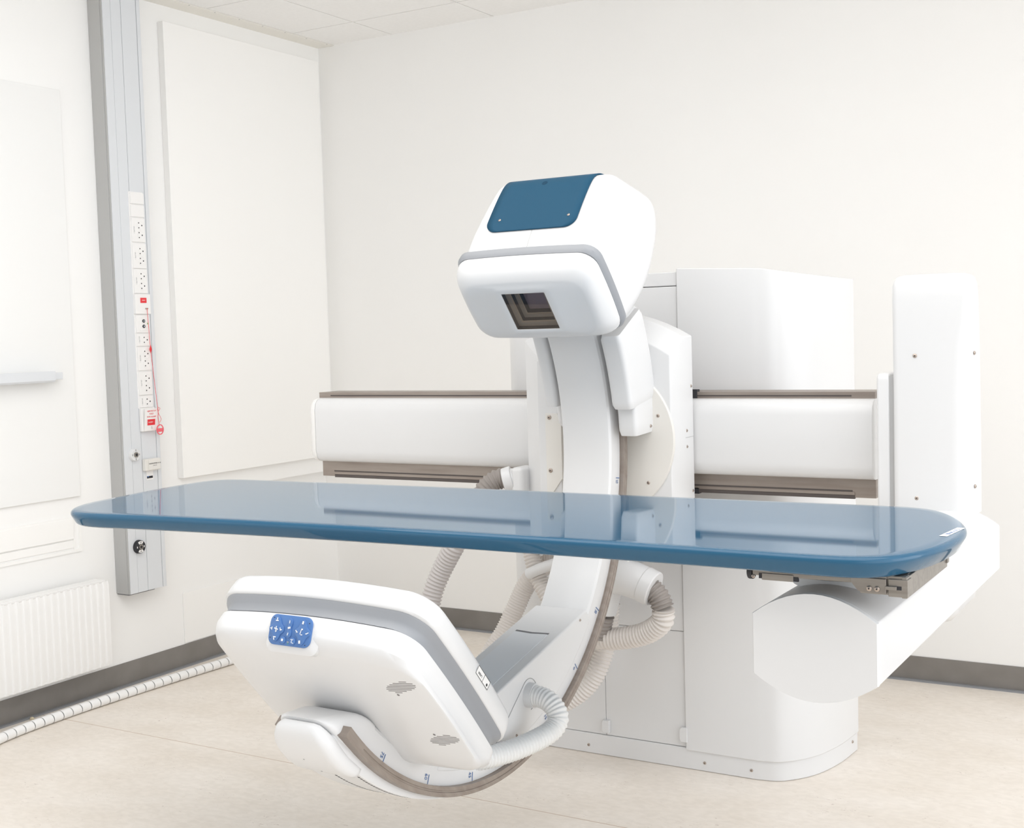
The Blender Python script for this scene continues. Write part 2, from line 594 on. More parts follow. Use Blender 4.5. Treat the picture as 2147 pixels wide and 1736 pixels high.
mods = [(2.148, 2.101, 'blank'), (2.096, 2.045, 'blank'), (2.039, 1.937, 'double'), (1.931, 1.823, 'double'),
        (1.821, 1.716, 'double'), (1.712, 1.626, 'call'), (1.622, 1.545, 'jack'), (1.540, 1.487, 'single'),
        (1.483, 1.381, 'double'), (1.375, 1.274, 'double'), (1.270, 1.219, 'single')]
YL, YR = -1.424, -1.350
box('mounting_strip', (CX1 - 0.001, FX + 0.001, YL - 0.004, YR + 0.002, 1.216, 2.153), PAPER, col, 0.0008)
for zt, zb, kind in mods:
    zm = (zt + zb) / 2
    if kind == 'blank':
        p = plate(YL, YR + 0.001, zb, zt, name='blank_plate')
    elif kind in ('double', 'single'):
        p = plate(YL, YR, zb, zt, name='socket_plate')
        for zc in ((zm + 0.021, zm - 0.021) if kind == 'double' else (zm,)):
            dk_socket(p, -1.377, zc)
        write(p, 'GRUPPE 1', 0.0075, -1.412, zm, FX + 0.0082, INKG, True)
    elif kind == 'call':
        p = plate(YL - 0.004, YR + 0.008, zb, zt, 0.012, name='call_plate')
        boxes('call_button', [(FX + 0.012, FX + 0.0145, -1.400, -1.366, zm + 0.005, zm + 0.027)], RED, p, 0.001)
        write(p, 'ASSIST', 0.0065, -1.383, zm + 0.016, FX + 0.0147, PAPER)
        boxes('cord_outlet', [(FX + 0.012, FX + 0.016, -1.374, -1.360, zm - 0.022, zm - 0.017)], SCREW, p)
    else:
        p = plate(YL, YR, zb, zt, name='jack_plate')
        boxes('jack_frame', [(FX + 0.008, FX + 0.0105, -1.407, -1.366, zb + 0.008, zt - 0.01)], PAPER, p, 0.001)
        for zc in (zm + 0.012, zm - 0.011):
            bm = bmesh.new()
            b_cyl(bm, (FX + 0.0105, -1.386, zc), (1, 0, 0), 0.0072, 0.003, 16, mi=0)
            b_cyl(bm, (FX + 0.0136, -1.386, zc), (1, 0, 0), 0.0035, 0.0006, 10, mi=1)
            finish('jack', bm, [DARK, ZINC], p, 40)
        boxes('marker', [(FX + 0.008, FX + 0.009, -1.369 + 0.006, -1.369 + 0.01, zm - 0.003, zm + 0.004)], GREEN, p)


def gas_outlet(yc, zc, dark):
    X = FX
    p = cyl('gas_outlet', (X - 0.002, yc, zc), (1, 0, 0), 0.030 if dark else 0.0285, 0.018, INK if dark else WHITE, col, 32, 0.028 if dark else 0.026, 0.002)
    bm = bmesh.new()
    b_cyl(bm, (X + 0.016, yc, zc), (1, 0, 0), 0.0115, 0.004, 20, mi=0)
    b_cyl(bm, (X + 0.0201, yc, zc), (1, 0, 0), 0.0062, 0.0006, 14, mi=1)
    finish('valve', bm, [STAIN, INK], p, 40)
    for k in range(4):
        a = PI / 2 * k
        bm = bmesh.new()
        if dark and k % 2 == 1:
            n, S = 9, []
            for xx in (X + 0.0162, X + 0.0168):
                S.append([(xx, yc + rr * math.cos(a + t), zc + rr * math.sin(a + t)) for rr, ts in
                          ((0.0255, [-.62 + 1.24 * i / n for i in range(n + 1)]), (0.0135, [.62 - 1.24 * i / n for i in range(n + 1)])) for t in ts])
            b_loft(bm, S)
            finish('mark', bm, PAPER, p, 30)
            write(p, 'AIR', 0.007, yc + 0.0195 * math.cos(a), zc + 0.0195 * math.sin(a), X + 0.017, INK)
        else:
            c = (X + 0.0162, yc + 0.0195 * math.cos(a), zc + 0.0195 * math.sin(a))
            b_box(bm, c[0], c[0] + 0.0006, c[1] - 0.002, c[1] + 0.002, c[2] - 0.004, c[2] + 0.004)
            finish('mark', bm, PAPER if dark else INKG, p, 30)


gas_outlet(-1.470, 1.019, False)
gas_outlet(-1.468, 0.617, True)
lh = box('label_holder', (FX, FX + 0.022, -1.424, -1.338, 0.942, 0.994), OFFW, col, 0.004)
boxes('lid', [(FX + 0.022, FX + 0.026, -1.408, -1.340, 0.945, 0.992)], OFFW, lh, 0.002)
write(lh, 'VARENUMMER 41-20', 0.0075, -1.374, 0.973, FX + 0.0263, INK)
write(lh, 'SERIE 08', 0.006, -1.374, 0.964, FX + 0.0263, INKG)
stk = box('sticker', (FX - 0.001, FX + 0.0008, -1.402, -1.363, 0.900, 0.942), PAPER, col)
boxes('print', [(FX + 0.0008, FX + 0.0011, -1.400, -1.366, 0.907, 0.917)], INK, stk)
boxes('colour_print', [(FX + 0.0011, FX + 0.0013, -1.397, -1.389, 0.913, 0.917)], KEYB, stk)

# instruction card pocket and pull cord
ch = thing('card_holder', 'clear wall pocket with red and white emergency card on grey column', 'card holder', (FX, -1.38, 1.115))
box('pocket_back', (0.0, 0.018, -0.047, 0.030, 0.0, 0.103), PAPER, ch, 0.003)
cd = prism('card', [(0.019, 0.002), (0.0205, 0.002), (0.030, 0.098), (0.0285, 0.098)], 'y', -0.040, 0.036, PAPER, ch)
CM = basis((0.0252, -0.002, 0.05), (0, 1, 0), (0.095, 0, 0.96))


def card_txt(body, size, yy, zz, material):
    M = CM.copy()
    M.translation = CM @ Vector((yy, zz, 0.0006))
    text('lettering', body, size, M, material, cd)


card_txt('HJERTESTOP', 0.009, 0, 0.038, RED)
card_txt('KALD', 0.009, 0, 0.026, RED)
card_txt('TRYK ALARM', 0.009, 0, 0.013, RED)
card_txt('5', 0.016, 0.004, -0.036, INKG)
bm = bmesh.new()
b_box(bm, -0.022, 0.022, -0.024, 0.002, 0.0004, 0.0008)
for v in bm.verts:
    v.co = CM @ v.co
finish('red_field', bm, RED, cd, 0)
M = CM.copy(); M.translation = CM @ Vector((-0.004, -0.011, 0.0011))
text('lettering', 'ALARM', 0.008, M, PAPER, cd)

pc = thing('pull_cord', 'thin red pull cord with round red tag hanging on grey column', 'pull cord', (0, 0, 0))
tube('cord', [(FX + 0.016, -1.367, 1.651), (FX + 0.017, -1.3655, 1.60), (FX + 0.018, -1.3595, 1.47), (FX + 0.03, -1.351, 1.26), (FX + 0.034, -1.348, 1.20),
              (FX + 0.036, -1.353, 1.175), (FX + 0.036, -1.349, 1.15), (FX + 0.036, -1.346, 1.135)], 0.0011, RED, pc, 6)
tube('loop', [(FX + 0.036, -1.347, 1.20), (FX + 0.037, -1.340, 1.212), (FX + 0.037, -1.353, 1.214), (FX + 0.036, -1.348, 1.19),
              (FX + 0.037, -1.336, 1.165), (FX + 0.037, -1.345, 1.15)], 0.0009, RED, pc, 6)
loft('bead', [[(FX + 0.018 + r * math.cos(a * PI / 4), -1.3595 + r * math.sin(a * PI / 4), z) for a in range(8)] for z, r in
              ((1.455, 0.001), (1.472, 0.0055), (1.49, 0.001))], RED, pc, 20)
bm = bmesh.new()
n = 32
TG = (FX + 0.038, -1.347, 1.119)
S = []
for rr, xx in ((0.018, 0), (0.022, 0), (0.022, 0.003), (0.018, 0.003)):
    S.append([(TG[0] + xx, TG[1] + rr * 0.92 * math.cos(2 * PI * k / n), TG[2] + rr * 1.05 * math.sin(2 * PI * k / n)) for k in range(n)])
b_loft(bm, S + [S[0]], False, False)
b_box(bm, TG[0] + 0.001, TG[0] + 0.002, TG[1] - 0.015, TG[1] + 0.015, TG[2] - 0.010, TG[2] + 0.006)
finish('tag', bm, REDT, pc, 40)

# spiral wrapped cable on the floor along the left wall
cp = catmull([(0.32, -2.72, 0.021), (0.182, -2.283, 0.021), (0.150, -1.95, 0.021), (0.150, -1.67, 0.021), (0.165, -1.3, 0.021), (0.188, -0.96, 0.021),
              (0.215, -0.6, 0.021), (0.27, -0.30, 0.021), (0.45, -0.15, 0.021), (0.75, -0.12, 0.021)], 12)
cb = thing('floor_cable', 'white spiral-wrapped cable lying on floor along left wall', 'cable', (0, 0, 0))
bm = bmesh.new()
q = resample(cp, 0.004)
b_tube(bm, q, [0.0165] * len(q), 14)
finish('core', bm, DARK, cb, 60)
bm = bmesh.new()
F = frames(q)
seg = 20
piece = 11
for s in range(0, len(q) - piece - 1, piece + 1):
    secs = []
    for e, i in enumerate(range(s, s + piece + 1)):
        t, n_, b_ = F[i]
        L = []
        for k in range(seg):
            a = 2 * PI * k / seg
            sl = 0.006 * math.sin(a * 0.5) * (1 if e in (0, piece) else 1)
            rr = 0.0195 if 0 < e < piece else 0.0185
            L.append(q[i] + t * sl + (n_ * math.cos(a) + b_ * math.sin(a)) * rr)
        secs.append(L)
    b_loft(bm, secs)
finish('wrap', bm, WHITE2, cb, 40)
tag(loft('crumb', [[(0.035 + r * math.cos(a * PI / 3) * 1.6, -2.02 + r * math.sin(a * PI / 3), z) for a in range(6)] for z, r in ((0.0, 0.006), (0.006, 0.008), (0.011, 0.003))], CRUMB, None, 20),
    'small beige crumb on the floor against left grey skirting', 'crumb')

# ------------------------------------------------------------------ base cabinet (tower)
BY = -1.403
cab = thing('base_cabinet', 'tall white machine base cabinet standing on the floor at back wall', 'machine cabinet', (0, 0, 0))


def foot(x0, x1, yf, d=0.0):
    """footprint: left rounded, right end bowed; ccw"""
    la = catmull([(x0 + 0.21, yf, 0), (x0 + 0.13, yf + 0.025, 0), (x0 + 0.055, yf + 0.125, 0), (x0 + 0.015, yf + 0.27, 0), (x0, yf + 0.43, 0)], 6)
    P = [(p.x, p.y) for p in reversed(la)]
    P.append((2.3, yf)); P.append((2.5, yf))
    arc_ = catmull([(x1 - 0.21, yf, 0), (x1 - 0.13, yf + 0.025, 0), (x1 - 0.055, yf + 0.125, 0), (x1 - 0.015, yf + 0.27, 0), (x1, yf + 0.43, 0)], 6)
    P += [(p.x, p.y) for p in arc_]
    P += [(x1, -0.965), (x0, -0.965)]
    return P


XL = 1.825
base = foot(XL, 3.071, BY)
prism('plinth', base, 'z', 0.0005, 0.073, WHITE, cab, 0.004)
# left doors sit slightly back, right cover slightly proud
XD, XM = 2.306, 2.609
lft = foot(XL + 0.003, 3.068, BY + 0.004)
lft = [p for p in lft if p[0] < 2.15 and p[1] < -0.966]
prism('left_door', lft + [(XD - 0.002, BY + 0.004), (XD - 0.002, -0.965), (XL + 0.003, -0.965)], 'z', 0.074, 1.636, WHITE, cab, 0.002)
box('lower_door', (XD - 0.001, XM - 0.002, BY + 0.004, -0.97, 0.074, 0.4715), WHITE, cab, 0.0025)
box('upper_panel', (XD, XM - 0.002, BY + 0.002, -0.97, 0.473, 1.636), WHITE, cab, 0.0025)
prism('top_panel', lft + [(XM - 0.002, BY + 0.003), (XM - 0.002, -0.965), (XL + 0.003, -0.965)], 'z', 1.638, 1.684, WHITE, cab, 0.003)
rc = [(XM, -0.965), (XM, BY - 0.006)] + [p for p in foot(XL, 3.075, BY - 0.006) if p[0] > 2.7]
loft('curved_cover', [[(x, y, 0.066) for x, y in rc], [(x, y, 1.696 - 0.05 * max(0, x - 2.6) - 0.14 * max(0, x - 2.9)) for x, y in rc]], WHITE, cab, 35, bevel=0.004)
for yx, z0, z1 in ((XD, 0.085, 0.130), (XM - 0.008, 0.094, 0.144)):
    loft('hinge', [[(yx - 0.012, BY + 0.004, z0 + .008), (yx - 0.006, BY + 0.004, z0), (yx + 0.016, BY + 0.004, z0), (yx + 0.016, BY + 0.004, z1), (yx - 0.006, BY + 0.004, z1), (yx - 0.012, BY + 0.004, z1 - .008)],
                   [(yx - 0.012, BY - 0.012, z0 + .008), (yx - 0.006, BY - 0.012, z0), (yx + 0.016, BY - 0.012, z0), (yx + 0.016, BY - 0.012, z1), (yx - 0.006, BY - 0.012, z1), (yx - 0.012, BY - 0.012, z1 - .008)]],
         WHITE, cab, bevel=0.002)
for x in (2.085, 2.235, 2.675, 2.45 + 0.39):
    screw((x, BY, 0.03), (0, -1, 0), 0.0055, cab, 'bolt')
screw((3.035, -1.21, 0.045), (0.9, -0.4, 0), 0.0055, cab, 'bolt')
screw((3.068, -1.02, 0.045), (1, -0.1, 0), 0.0055, cab, 'bolt')

# ------------------------------------------------------------------ guide beam
RY = -1.55
beam = thing('guide_beam', 'long horizontal white guide beam with steel rails behind blue table', 'guide beam', (0, 0, 0))
bx0, bx1 = 1.195, 3.30
prof = [(-1.4065, 1.272), (-1.555, 1.272), (-1.578, 1.266), (-1.592, 1.250), (-1.597, 1.225), (-1.597, 1.075), (-1.592, 1.05), (-1.580, 1.036), (-1.56, 1.031), (-1.4065, 1.031)]
prism('beam_cover', prof, 'x', bx0 + 0.012, bx1, WHITE, beam, 0, smooth=50)
# rounded left end
secs = []
for t in range(7):
    a = t / 6 * PI / 2
    s = 1 - 0.10 * (1 - math.cos(a)) * 1.0
    secs.append([(bx0 + 0.010 - 0.034 * math.sin(a), -1.50 + (yy + 1.50) * (1 - 0.25 * (1 - math.cos(a))), 1.15 + (zz - 1.15) * s) for yy, zz in prof])
loft('end_cover', secs, WHITE2, beam, 50)


def rail(z0, z1, zg, left, right):
    p = boxes('guide_rail', [(left, right, RY, -1.43, z0, z1)], STEEL, beam, 0.0008)
    boxes('rail_groove', [(left + 0.055, right - 0.07, RY - 0.0006, RY + 0.002, zg, zg + 0.0045)], STEELD, p)
    return p


rail(1.268, 1.2925, 1.278, 1.193, 3.298)
r2 = rail(0.974, 1.034, 0.992, 1.197, 3.298)
boxes('rail_lip', [(1.255, 3.235, RY - 0.002, RY + 0.01, 0.970, 0.981)], STEELD, r2, 0.001)
boxes('rail_lip', [(1.255, 3.235, RY - 0.003, RY + 0.01, 0.9815, 0.991)], STEEL, r2, 0.001)
boxes('wear_strip', [(2.70, 2.735, RY - 0.003, RY + 0.02, 1.262, 1.300), (2.71, 2.735, RY - 0.003, RY + 0.02, 0.966, 0.985)], DARK, beam)

# ------------------------------------------------------------------ carriage shield with turning disc
car = thing('carriage', 'white domed carriage shield with round disc riding on guide beam', 'carriage', (0, 0, 0))
XC = 2.50


def shield_outline(xa, xb, top, bot, side_top, side_bot, n=14):
    P = []
    xc, hw = (xa + xb) / 2, (xb - xa) / 2
    for i in range(n + 1):
        t = -1 + 2 * i / n
        P.append((xc + hw * t, bot + (side_bot - bot) * t * t))
    for i in range(n + 1):
        t = 1 - 2 * i / n
        P.append((xc + hw * t, top - (top - side_top) * t * t))
    return P


S0 = shield_outline(2.178, 2.744, 1.555, 0.735, 1.472, 0.815)
S1 = shield_outline(2.178, 2.744, 1.553, 0.737, 1.470, 0.817)
S2 = shield_outline(2.262, 2.724, 1.490, 0.800, 1.415, 0.872)
loft('shield', [[(x, -1.606, z) for x, z in S0], [(x, -1.675, z) for x, z in S1], [(x, -1.738, z) for x, z in S2]], WHITE, car, 25, bevel=0.004)
cyl('turning_disc', (XC, -1.737, 1.155), (0, -1, 0), 0.238, 0.010, OFFW, car, 72, 0.236, 0.002)
for a in (22, -42, 60, 120):
    screw((XC + 0.20 * math.cos(math.radians(a)), -1.747, 1.155 + 0.20 * math.sin(math.radians(a))), (0, -1, 0), 0.0055, car)
boxes('joint', [(2.7425, 2.7446, -1.672, -1.608, 1.156, 1.1572)], SEAM, car)
for y_, z_ in ((-1.622, 1.315), (-1.662, 1.178), (-1.662, 1.128), (-1.622, 0.985)):
    screw((2.744, y_, z_), (1, 0, 0), 0.005, car)
box('side_plate', (2.264, 2.345, -1.7505, -1.7375, 0.88, 1.405), WHITE, car, 0.002)
# small bracket on the left flank
br = prism('bracket', [(2.292, 1.235), (2.335, 1.235), (2.350, 1.215), (2.350, 1.025), (2.312, 0.975), (2.292, 0.975)], 'y', -1.741, -1.755, OFFW, car, 0.0015)
for z in (1.222, 1.05):
    screw((2.307, -1.755, z), (0, -1, 0), 0.0075, br)
# hose elbows
el = tube('elbow', [(2.172, -1.683, 1.004), (2.155, -1.687, 1.007), (2.135, -1.694, 1.008), (2.115, -1.70, 1.007)], 0.038, WHITE, car, 28)
cyl('collar', (2.128, -1.695, 1.010), (-0.80, -0.38, -0.22), 0.045, 0.032, WHITE, el, 32, 0.043, 0.004)
boxes('elbow_mount', [(2.138, 2.184, -1.729, -1.64, 0.957, 1.052)], WHITE, el, 0.014, 3)
ep = catmull([(2.40, -1.70, 0.700), (2.46, -1.70, 0.712), (2.52, -1.70, 0.712), (2.575, -1.70, 0.700), (2.61, -1.70, 0.688)], 6)
bm = bmesh.new()
b_tube(bm, ep, [0.066 - 0.010 * i / (len(ep) - 1) for i in range(len(ep))], 28)
q2 = catmull([(2.47, -1.69, 0.71), (2.465, -1.69, 0.65), (2.452, -1.69, 0.585)], 6)
b_tube(bm, q2, [0.056 - 0.0012 * i for i in range(len(q2))], 24)
e2 = finish('double_elbow', bm, WHITE, car, 50)
cyl('collar', (2.600, -1.70, 0.692), (0.93, 0, -0.36), 0.0585, 0.042, WHITE, e2, 32, 0.0575, 0.005)
boxes('elbow_mount', [(2.43, 2.56, -1.72, -1.62, 0.745, 0.80)], WHITE2, e2, 0.004)


# ------------------------------------------------------------------ corrugated hoses
def hose(label, parts, r, pitch=0.0125, depth=0.0045):
    t = thing('corrugated_hose', label, 'hose', (0, 0, 0), 'corrugated hoses of the imaging machine')
    for pts, material in parts:
        ribbed('hose_body', catmull(pts, 12), r, pitch, depth, material, t)
    return t

hose('long grey corrugated hose bowing down left of the C-arm, from carriage elbow to detector',
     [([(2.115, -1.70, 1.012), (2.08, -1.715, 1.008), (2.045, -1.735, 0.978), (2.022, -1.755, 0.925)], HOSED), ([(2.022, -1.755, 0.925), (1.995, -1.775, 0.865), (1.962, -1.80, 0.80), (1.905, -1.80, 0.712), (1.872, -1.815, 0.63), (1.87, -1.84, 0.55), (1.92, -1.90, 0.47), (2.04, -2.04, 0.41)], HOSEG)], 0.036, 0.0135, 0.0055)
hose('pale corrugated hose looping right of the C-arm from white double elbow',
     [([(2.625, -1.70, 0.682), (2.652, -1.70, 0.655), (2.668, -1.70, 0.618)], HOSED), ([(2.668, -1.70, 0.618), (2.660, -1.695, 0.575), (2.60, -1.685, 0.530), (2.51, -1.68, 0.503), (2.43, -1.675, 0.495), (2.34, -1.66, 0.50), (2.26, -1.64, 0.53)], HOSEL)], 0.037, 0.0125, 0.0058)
hose('pale corrugated hose crossing behind left edge of C-arm just under the blue table',
     [([(2.10, -1.55, 0.92), (2.10, -1.56, 0.84), (2.115, -1.57, 0.76), (2.135, -1.58, 0.70), (2.165, -1.59, 0.64), (2.20, -1.60, 0.59), (2.23, -1.61, 0.52)], HOSEL)], 0.031, 0.012, 0.0055)
hose('pale corrugated hose drooping left behind the grey-inlaid detector arm',
     [([(2.20, -1.50, 0.72), (2.12, -1.50, 0.675), (2.06, -1.51, 0.61), (2.025, -1.53, 0.53), (1.995, -1.56, 0.45), (1.955, -1.60, 0.37), (1.93, -1.66, 0.29), (1.98, -1.72, 0.22)], HOSEL)], 0.035, 0.010, 0.004)
hose('pale corrugated hose bending up behind lower right of C-arm against base cabinet',
     [([(2.40, -1.54, 0.58), (2.395, -1.55, 0.48), (2.385, -1.57, 0.41), (2.36, -1.59, 0.34), (2.31, -1.61, 0.28), (2.23, -1.63, 0.235), (2.12, -1.65, 0.21)], HOSEL)], 0.036, 0.0115, 0.0055)
tag(tube('cable_duct', [(2.135, -1.62, 0.675), (2.19, -1.63, 0.70), (2.26, -1.64, 0.725)], 0.019, WHITE, None, 18),
    'short white tube sticking out left from behind C-arm across a pale hose', 'tube')
hose('dark ribbed hose hanging under white double elbow right behind C-arm',
     [([(2.455, -1.69, 0.575), (2.445, -1.69, 0.54), (2.435, -1.685, 0.50)], HOSED)], 0.034, 0.012, 0.004)


# ------------------------------------------------------------------ C-arm (built in its own tilted frame)
OX, OY, OZ = 2.50, -2.59, 1.144
ca = thing('c_arm', 'white C-shaped imaging arm curving around the blue table', 'c-arm', (OX, OY, OZ))
ca.rotation_euler = (math.radians(-49), 0, 0)


def polar(x, r, deg):
    a = math.radians(deg)
    return Vector((x, r * math.cos(a), r * math.sin(a)))


def sweep(name, sect, d0, d1, n, material, parent, smooth=35, bevel=0.0):
    return loft(name, [[polar(x, r, d0 + (d1 - d0) * i / n) for x, r in sect] for i in range(n + 1)], material, parent, smooth, bevel=bevel)


arc = sweep('arc', [(-0.066, 0.712), (0.066, 0.712), (0.078, 0.716), (0.083, 0.724), (0.085, 0.774), (0.085, 0.797), (-0.085, 0.797), (-0.085, 0.774), (-0.083, 0.724), (-0.078, 0.716)],
            -85, 80, 96, WHITE, ca, 22)
for s in (1, -1):
    rl = sweep('guide_rail', [(s * x, r) for x, r in ((0.076, 0.775), (0.086, 0.775), (0.087, 0.7765), (0.0895, 0.7765), (0.0905, 0.775), (0.0995, 0.775), (0.1, 0.7755), (0.1, 0.784), (0.0982, 0.785), (0.0982, 0.7885), (0.1, 0.7895), (0.1, 0.7995), (0.0995, 0.80), (0.076, 0.80))],
               -87, 62, 90, STEEL, ca, 25)
    bm = bmesh.new()
    b_loft(bm, [[polar(s * x, r, -92.3 + 5.3 * i / 8) for x, r in ((0.076, 0.775), (0.1, 0.775), (0.1, 0.80), (0.076, 0.80))] for i in range(9)])
    finish('rail_end', bm, STEEL, rl, 25)
# outer lower cover with toothed belt slots
def cover_r(d):
    return 0.826 - 0.025 * min(1, max(0, (d + 84) / 32))


S = []
for i in range(25):
    d = -92.6 + 40.6 * (i / 24) ** 1.4
    r1 = cover_r(d)
    k_ = math.sin(min(1, (d + 92.6) / 5.0) * PI / 2)
    r1 = 0.802 + (r1 - 0.802) * k_
    h_ = 0.066 + 0.014 * k_ ** 0.7
    S.append([polar(x, r, d) for x, r in ((-h_, 0.785), (h_, 0.785), (h_, r1 - 0.003), (h_ - 0.003, r1), (0.003 - h_, r1), (-h_, r1 - 0.003))])
loft('outer_cover', S, WHITE, ca, 30)
for xx, k0, k1 in ((0.066, 0, 32), (-0.012, 1, 24)):
    bm = bmesh.new()
    for k in range(k0, k1):
        a0 = -82.9 + 0.76 * k
        rr = cover_r(a0)
        b_cyl(bm, polar(xx, rr - 0.001, a0), polar(0, 1, a0), 0.0033, 0.0014, 8)
    finish('belt_slots', bm, INK, ca, 0)
# slanted, rounded tip of the arc and the bulging outer end cover
S = []
for t, i in ((0, 0), (0.3, 0), (0.55, 0.0015), (0.75, 0.005), (0.88, 0.010), (0.96, 0.017), (1.0, 0.028)):
    L = []
    for x, r in rrect(-0.085 + i, 0.085 - i, 0.713 + i * 0.7, 0.8025 - i * 0.12, 0.012 + i * 0.25, 5, 4):
        f = (r - 0.713) / 0.087
        L.append(polar(x, r, -85 - t * (4.2 + 6.3 * f ** 0.8 if f > 0 else 4.2)))
    S.append(L)
loft('arc_tip', S, WHITE, ca, 50)
loft('end_cover', [[polar(x, r, d) for x, r in rrect(-hw, hw, r0, r1, min(0.03, (r1 - r0) * 0.45), 6, 4)] for d, hw, r0, r1 in
                   ((-95.6, 0.03, 0.812, 0.820), (-95.4, 0.048, 0.807, 0.826), (-94.8, 0.061, 0.804, 0.834), (-93.8, 0.070, 0.803, 0.841), (-92.4, 0.078, 0.803, 0.846), (-90.5, 0.081, 0.803, 0.849),
                    (-88, 0.082, 0.803, 0.849), (-86, 0.082, 0.803, 0.845), (-84.6, 0.0815, 0.803, 0.840), (-83.7, 0.081, 0.803, 0.836), (-83.5, 0.078, 0.803, 0.832))], WHITE, ca, 50)
for x_, d_ in ((-0.01, -89.5), (0.0, -85.4)):
    p_ = polar(x_, 0.8495 if d_ < -88 else 0.8435, d_)
    cyl('screw', p_ - polar(0, 0.004, d_), polar(0, 1, d_), 0.0018, 0.0042, SEAM, ca, 8)
# straight detector arm filling the chord of the arc
n = 24
side = [(0.695, 0.095), (0.325, -0.590)] + [(0.742 * math.cos(math.radians(d)), 0.742 * math.sin(math.radians(d))) for d in [-62 + 69 * i / n for i in range(n + 1)]]
da = prism('detector_arm', side, 'x', -0.086, 0.086, WHITE, ca, 0.006, 3)
dv = Vector((0, 0.325 - 0.695, -0.590 - 0.095)).normalized()
nv = Vector((0, dv.z, -dv.y))
if nv.y > 0: nv = -nv
P0 = Vector((0, 0.695, 0.095))


def on_chord(x, s, h):
    return Vector((x, 0, 0)) + P0 + dv * s + nv * h


bm = bmesh.new()
b_loft(bm, [[on_chord(x, s, h) for x, s in ((-0.055, 0.18), (0.052, 0.18), (0.052, 0.60), (-0.055, 0.60))] for h in (-0.002, 0.0015)])
finish('arm_inlay', bm, mat('pale_grey', (0.73, 0.75, 0.775), 0.4), da, 20)
bm = bmesh.new()
b_loft(bm, [[on_chord(x, s, h) for x, s in ((-0.055, 0.171), (0.0, 0.176), (0.052, 0.171), (0.052, 0.179), (0.0, 0.185), (-0.055, 0.180))] for h in (-0.002, 0.0016)])
finish('inlay_slot', bm, mat('slot_grey', (0.16, 0.16, 0.17), 0.6), da, 20)
# cable seat on the right flank
def flank(y, z, x=0.0865):
    return Vector((x, y, z))

seat_c = (0.588, -0.274)
def seat_pt(a, rr, x):
    return Vector((x, seat_c[0] + rr * math.cos(a), seat_c[1] + rr * math.sin(a)))
bm = bmesh.new()
b_cyl(bm, (0.085, *seat_c), (1, 0, 0), 0.034, 0.022, 28, 0.033)
finish('hose_seat', bm, WHITE, da, 40)
ring = [seat_pt(math.radians(-28 + 215 * i / 30), 0.044, 0.0866) for i in range(31)]
tail = Vector((0.0866, 0.535, -0.462))
bm = bmesh.new()
b_tube(bm, [tail] + ring[::-1] if (ring[-1] - tail).length < (ring[0] - tail).length else [tail] + ring, [0.0010] * 32, 6)
finish('seam', bm, SEAM, da, 60)
for yy, zz in ((0.683, 0.048), ):
    screw((0.0865, yy, zz), (1, 0, 0), 0.004, da)
for yy, zz in ((0.617, -0.40), (0.611, -0.387), (0.52, -0.46), (0.515, -0.475)):
    screw((0.0865, yy, zz), (1, 0, 0), 0.0042, da)
boxes('zinc_slide', [(-0.05, 0.02, 0.06, 0.075, -0.735, -0.700)], ZINC, ca, 0.002)
# angle marks written on the arc shoulder
for k, body in enumerate(('15', '30', '0', '15', '30', '45', '60', '75')):
    d = 41.3 - 15.3 * k if k == 0 else 10.4 - 15.0 * (k - 1)
    r_ = 0.733
    p = polar(0.0852, 0.760, d)
    rad_ = polar(0, 1, d)
    tan_ = polar(0, 1, d + 90)
    # the flank widens slightly outwards: lift marks just off it
    text('angle_mark', body, 0.015, basis(polar(0.0856, 0.758, d - 0.75), rad_, Vector((1, 0, 0)).cross(rad_)), INKB, arc)
    bm = bmesh.new()
    q4 = [polar(0.0853, 0.752, d + 0.1), polar(0.0853, 0.774, d + 0.1), polar(0.0853, 0.774, d + 0.26), polar(0.0853, 0.752, d + 0.26)]
    b_loft(bm, [q4, [q_ + Vector((0.0004, 0, 0)) for q_ in q4]])
    finish('tick', bm, INKB, arc, 0)
for d, rr in ((-67.6, 0.770), (-47.0, 0.765)):
    pass
# hose running from the arm seat to the detector
hs = thing('corrugated_hose', 'short white corrugated hose curving from C-arm flank to the underside of detector', 'hose', (OX, OY, OZ), 'corrugated hoses of the imaging machine')
hs.rotation_euler = (math.radians(-49), 0, 0)
ribbed('hose_body', catmull([(0.100, 0.588, -0.274), (0.125, 0.588, -0.276), (0.155, 0.592, -0.285), (0.177, 0.606, -0.303), (0.183, 0.618, -0.325), (0.172, 0.616, -0.362), (0.142, 0.582, -0.425),
    (0.108, 0.545, -0.480), (0.07, 0.495, -0.535), (0.02, 0.43, -0.585), (-0.03, 0.34, -0.62)], 12), 0.029, 0.0098, 0.0032, HOSEW, hs)

# ------------------------------------------------------------------ cradle holding the arc
CMX = Matrix.Translation((OX, OY, OZ)) @ Matrix.Rotation(math.radians(-49), 4, 'X')


def flank_piece(name, x0, x1, r0, r1, d0, d1, n=14, rad=0.012, round_ends=True):
    S = []
    for i in range(n + 1):
        t = i / n
        d = d0 + (d1 - d0) * t
        k = 1.0
        if round_ends:
            e = min(t, 1 - t) * n / 1.6
            k = math.sqrt(max(0.0, 1 - (1 - min(1, e)) ** 2)) * 0.14 + 0.86
        cx, cr = (x0 + x1) / 2, (r0 + r1) / 2
        L = [polar(cx + (x - cx) * k, cr + (r - cr) * (0.5 + 0.5 * k), d) for x, r in rrect(x0, x1, r0, r1, rad, 4, 3)]
        S.append(L)
    o = loft(name, S, WHITE, car, 45)
    o.matrix_local = CMX
    return o


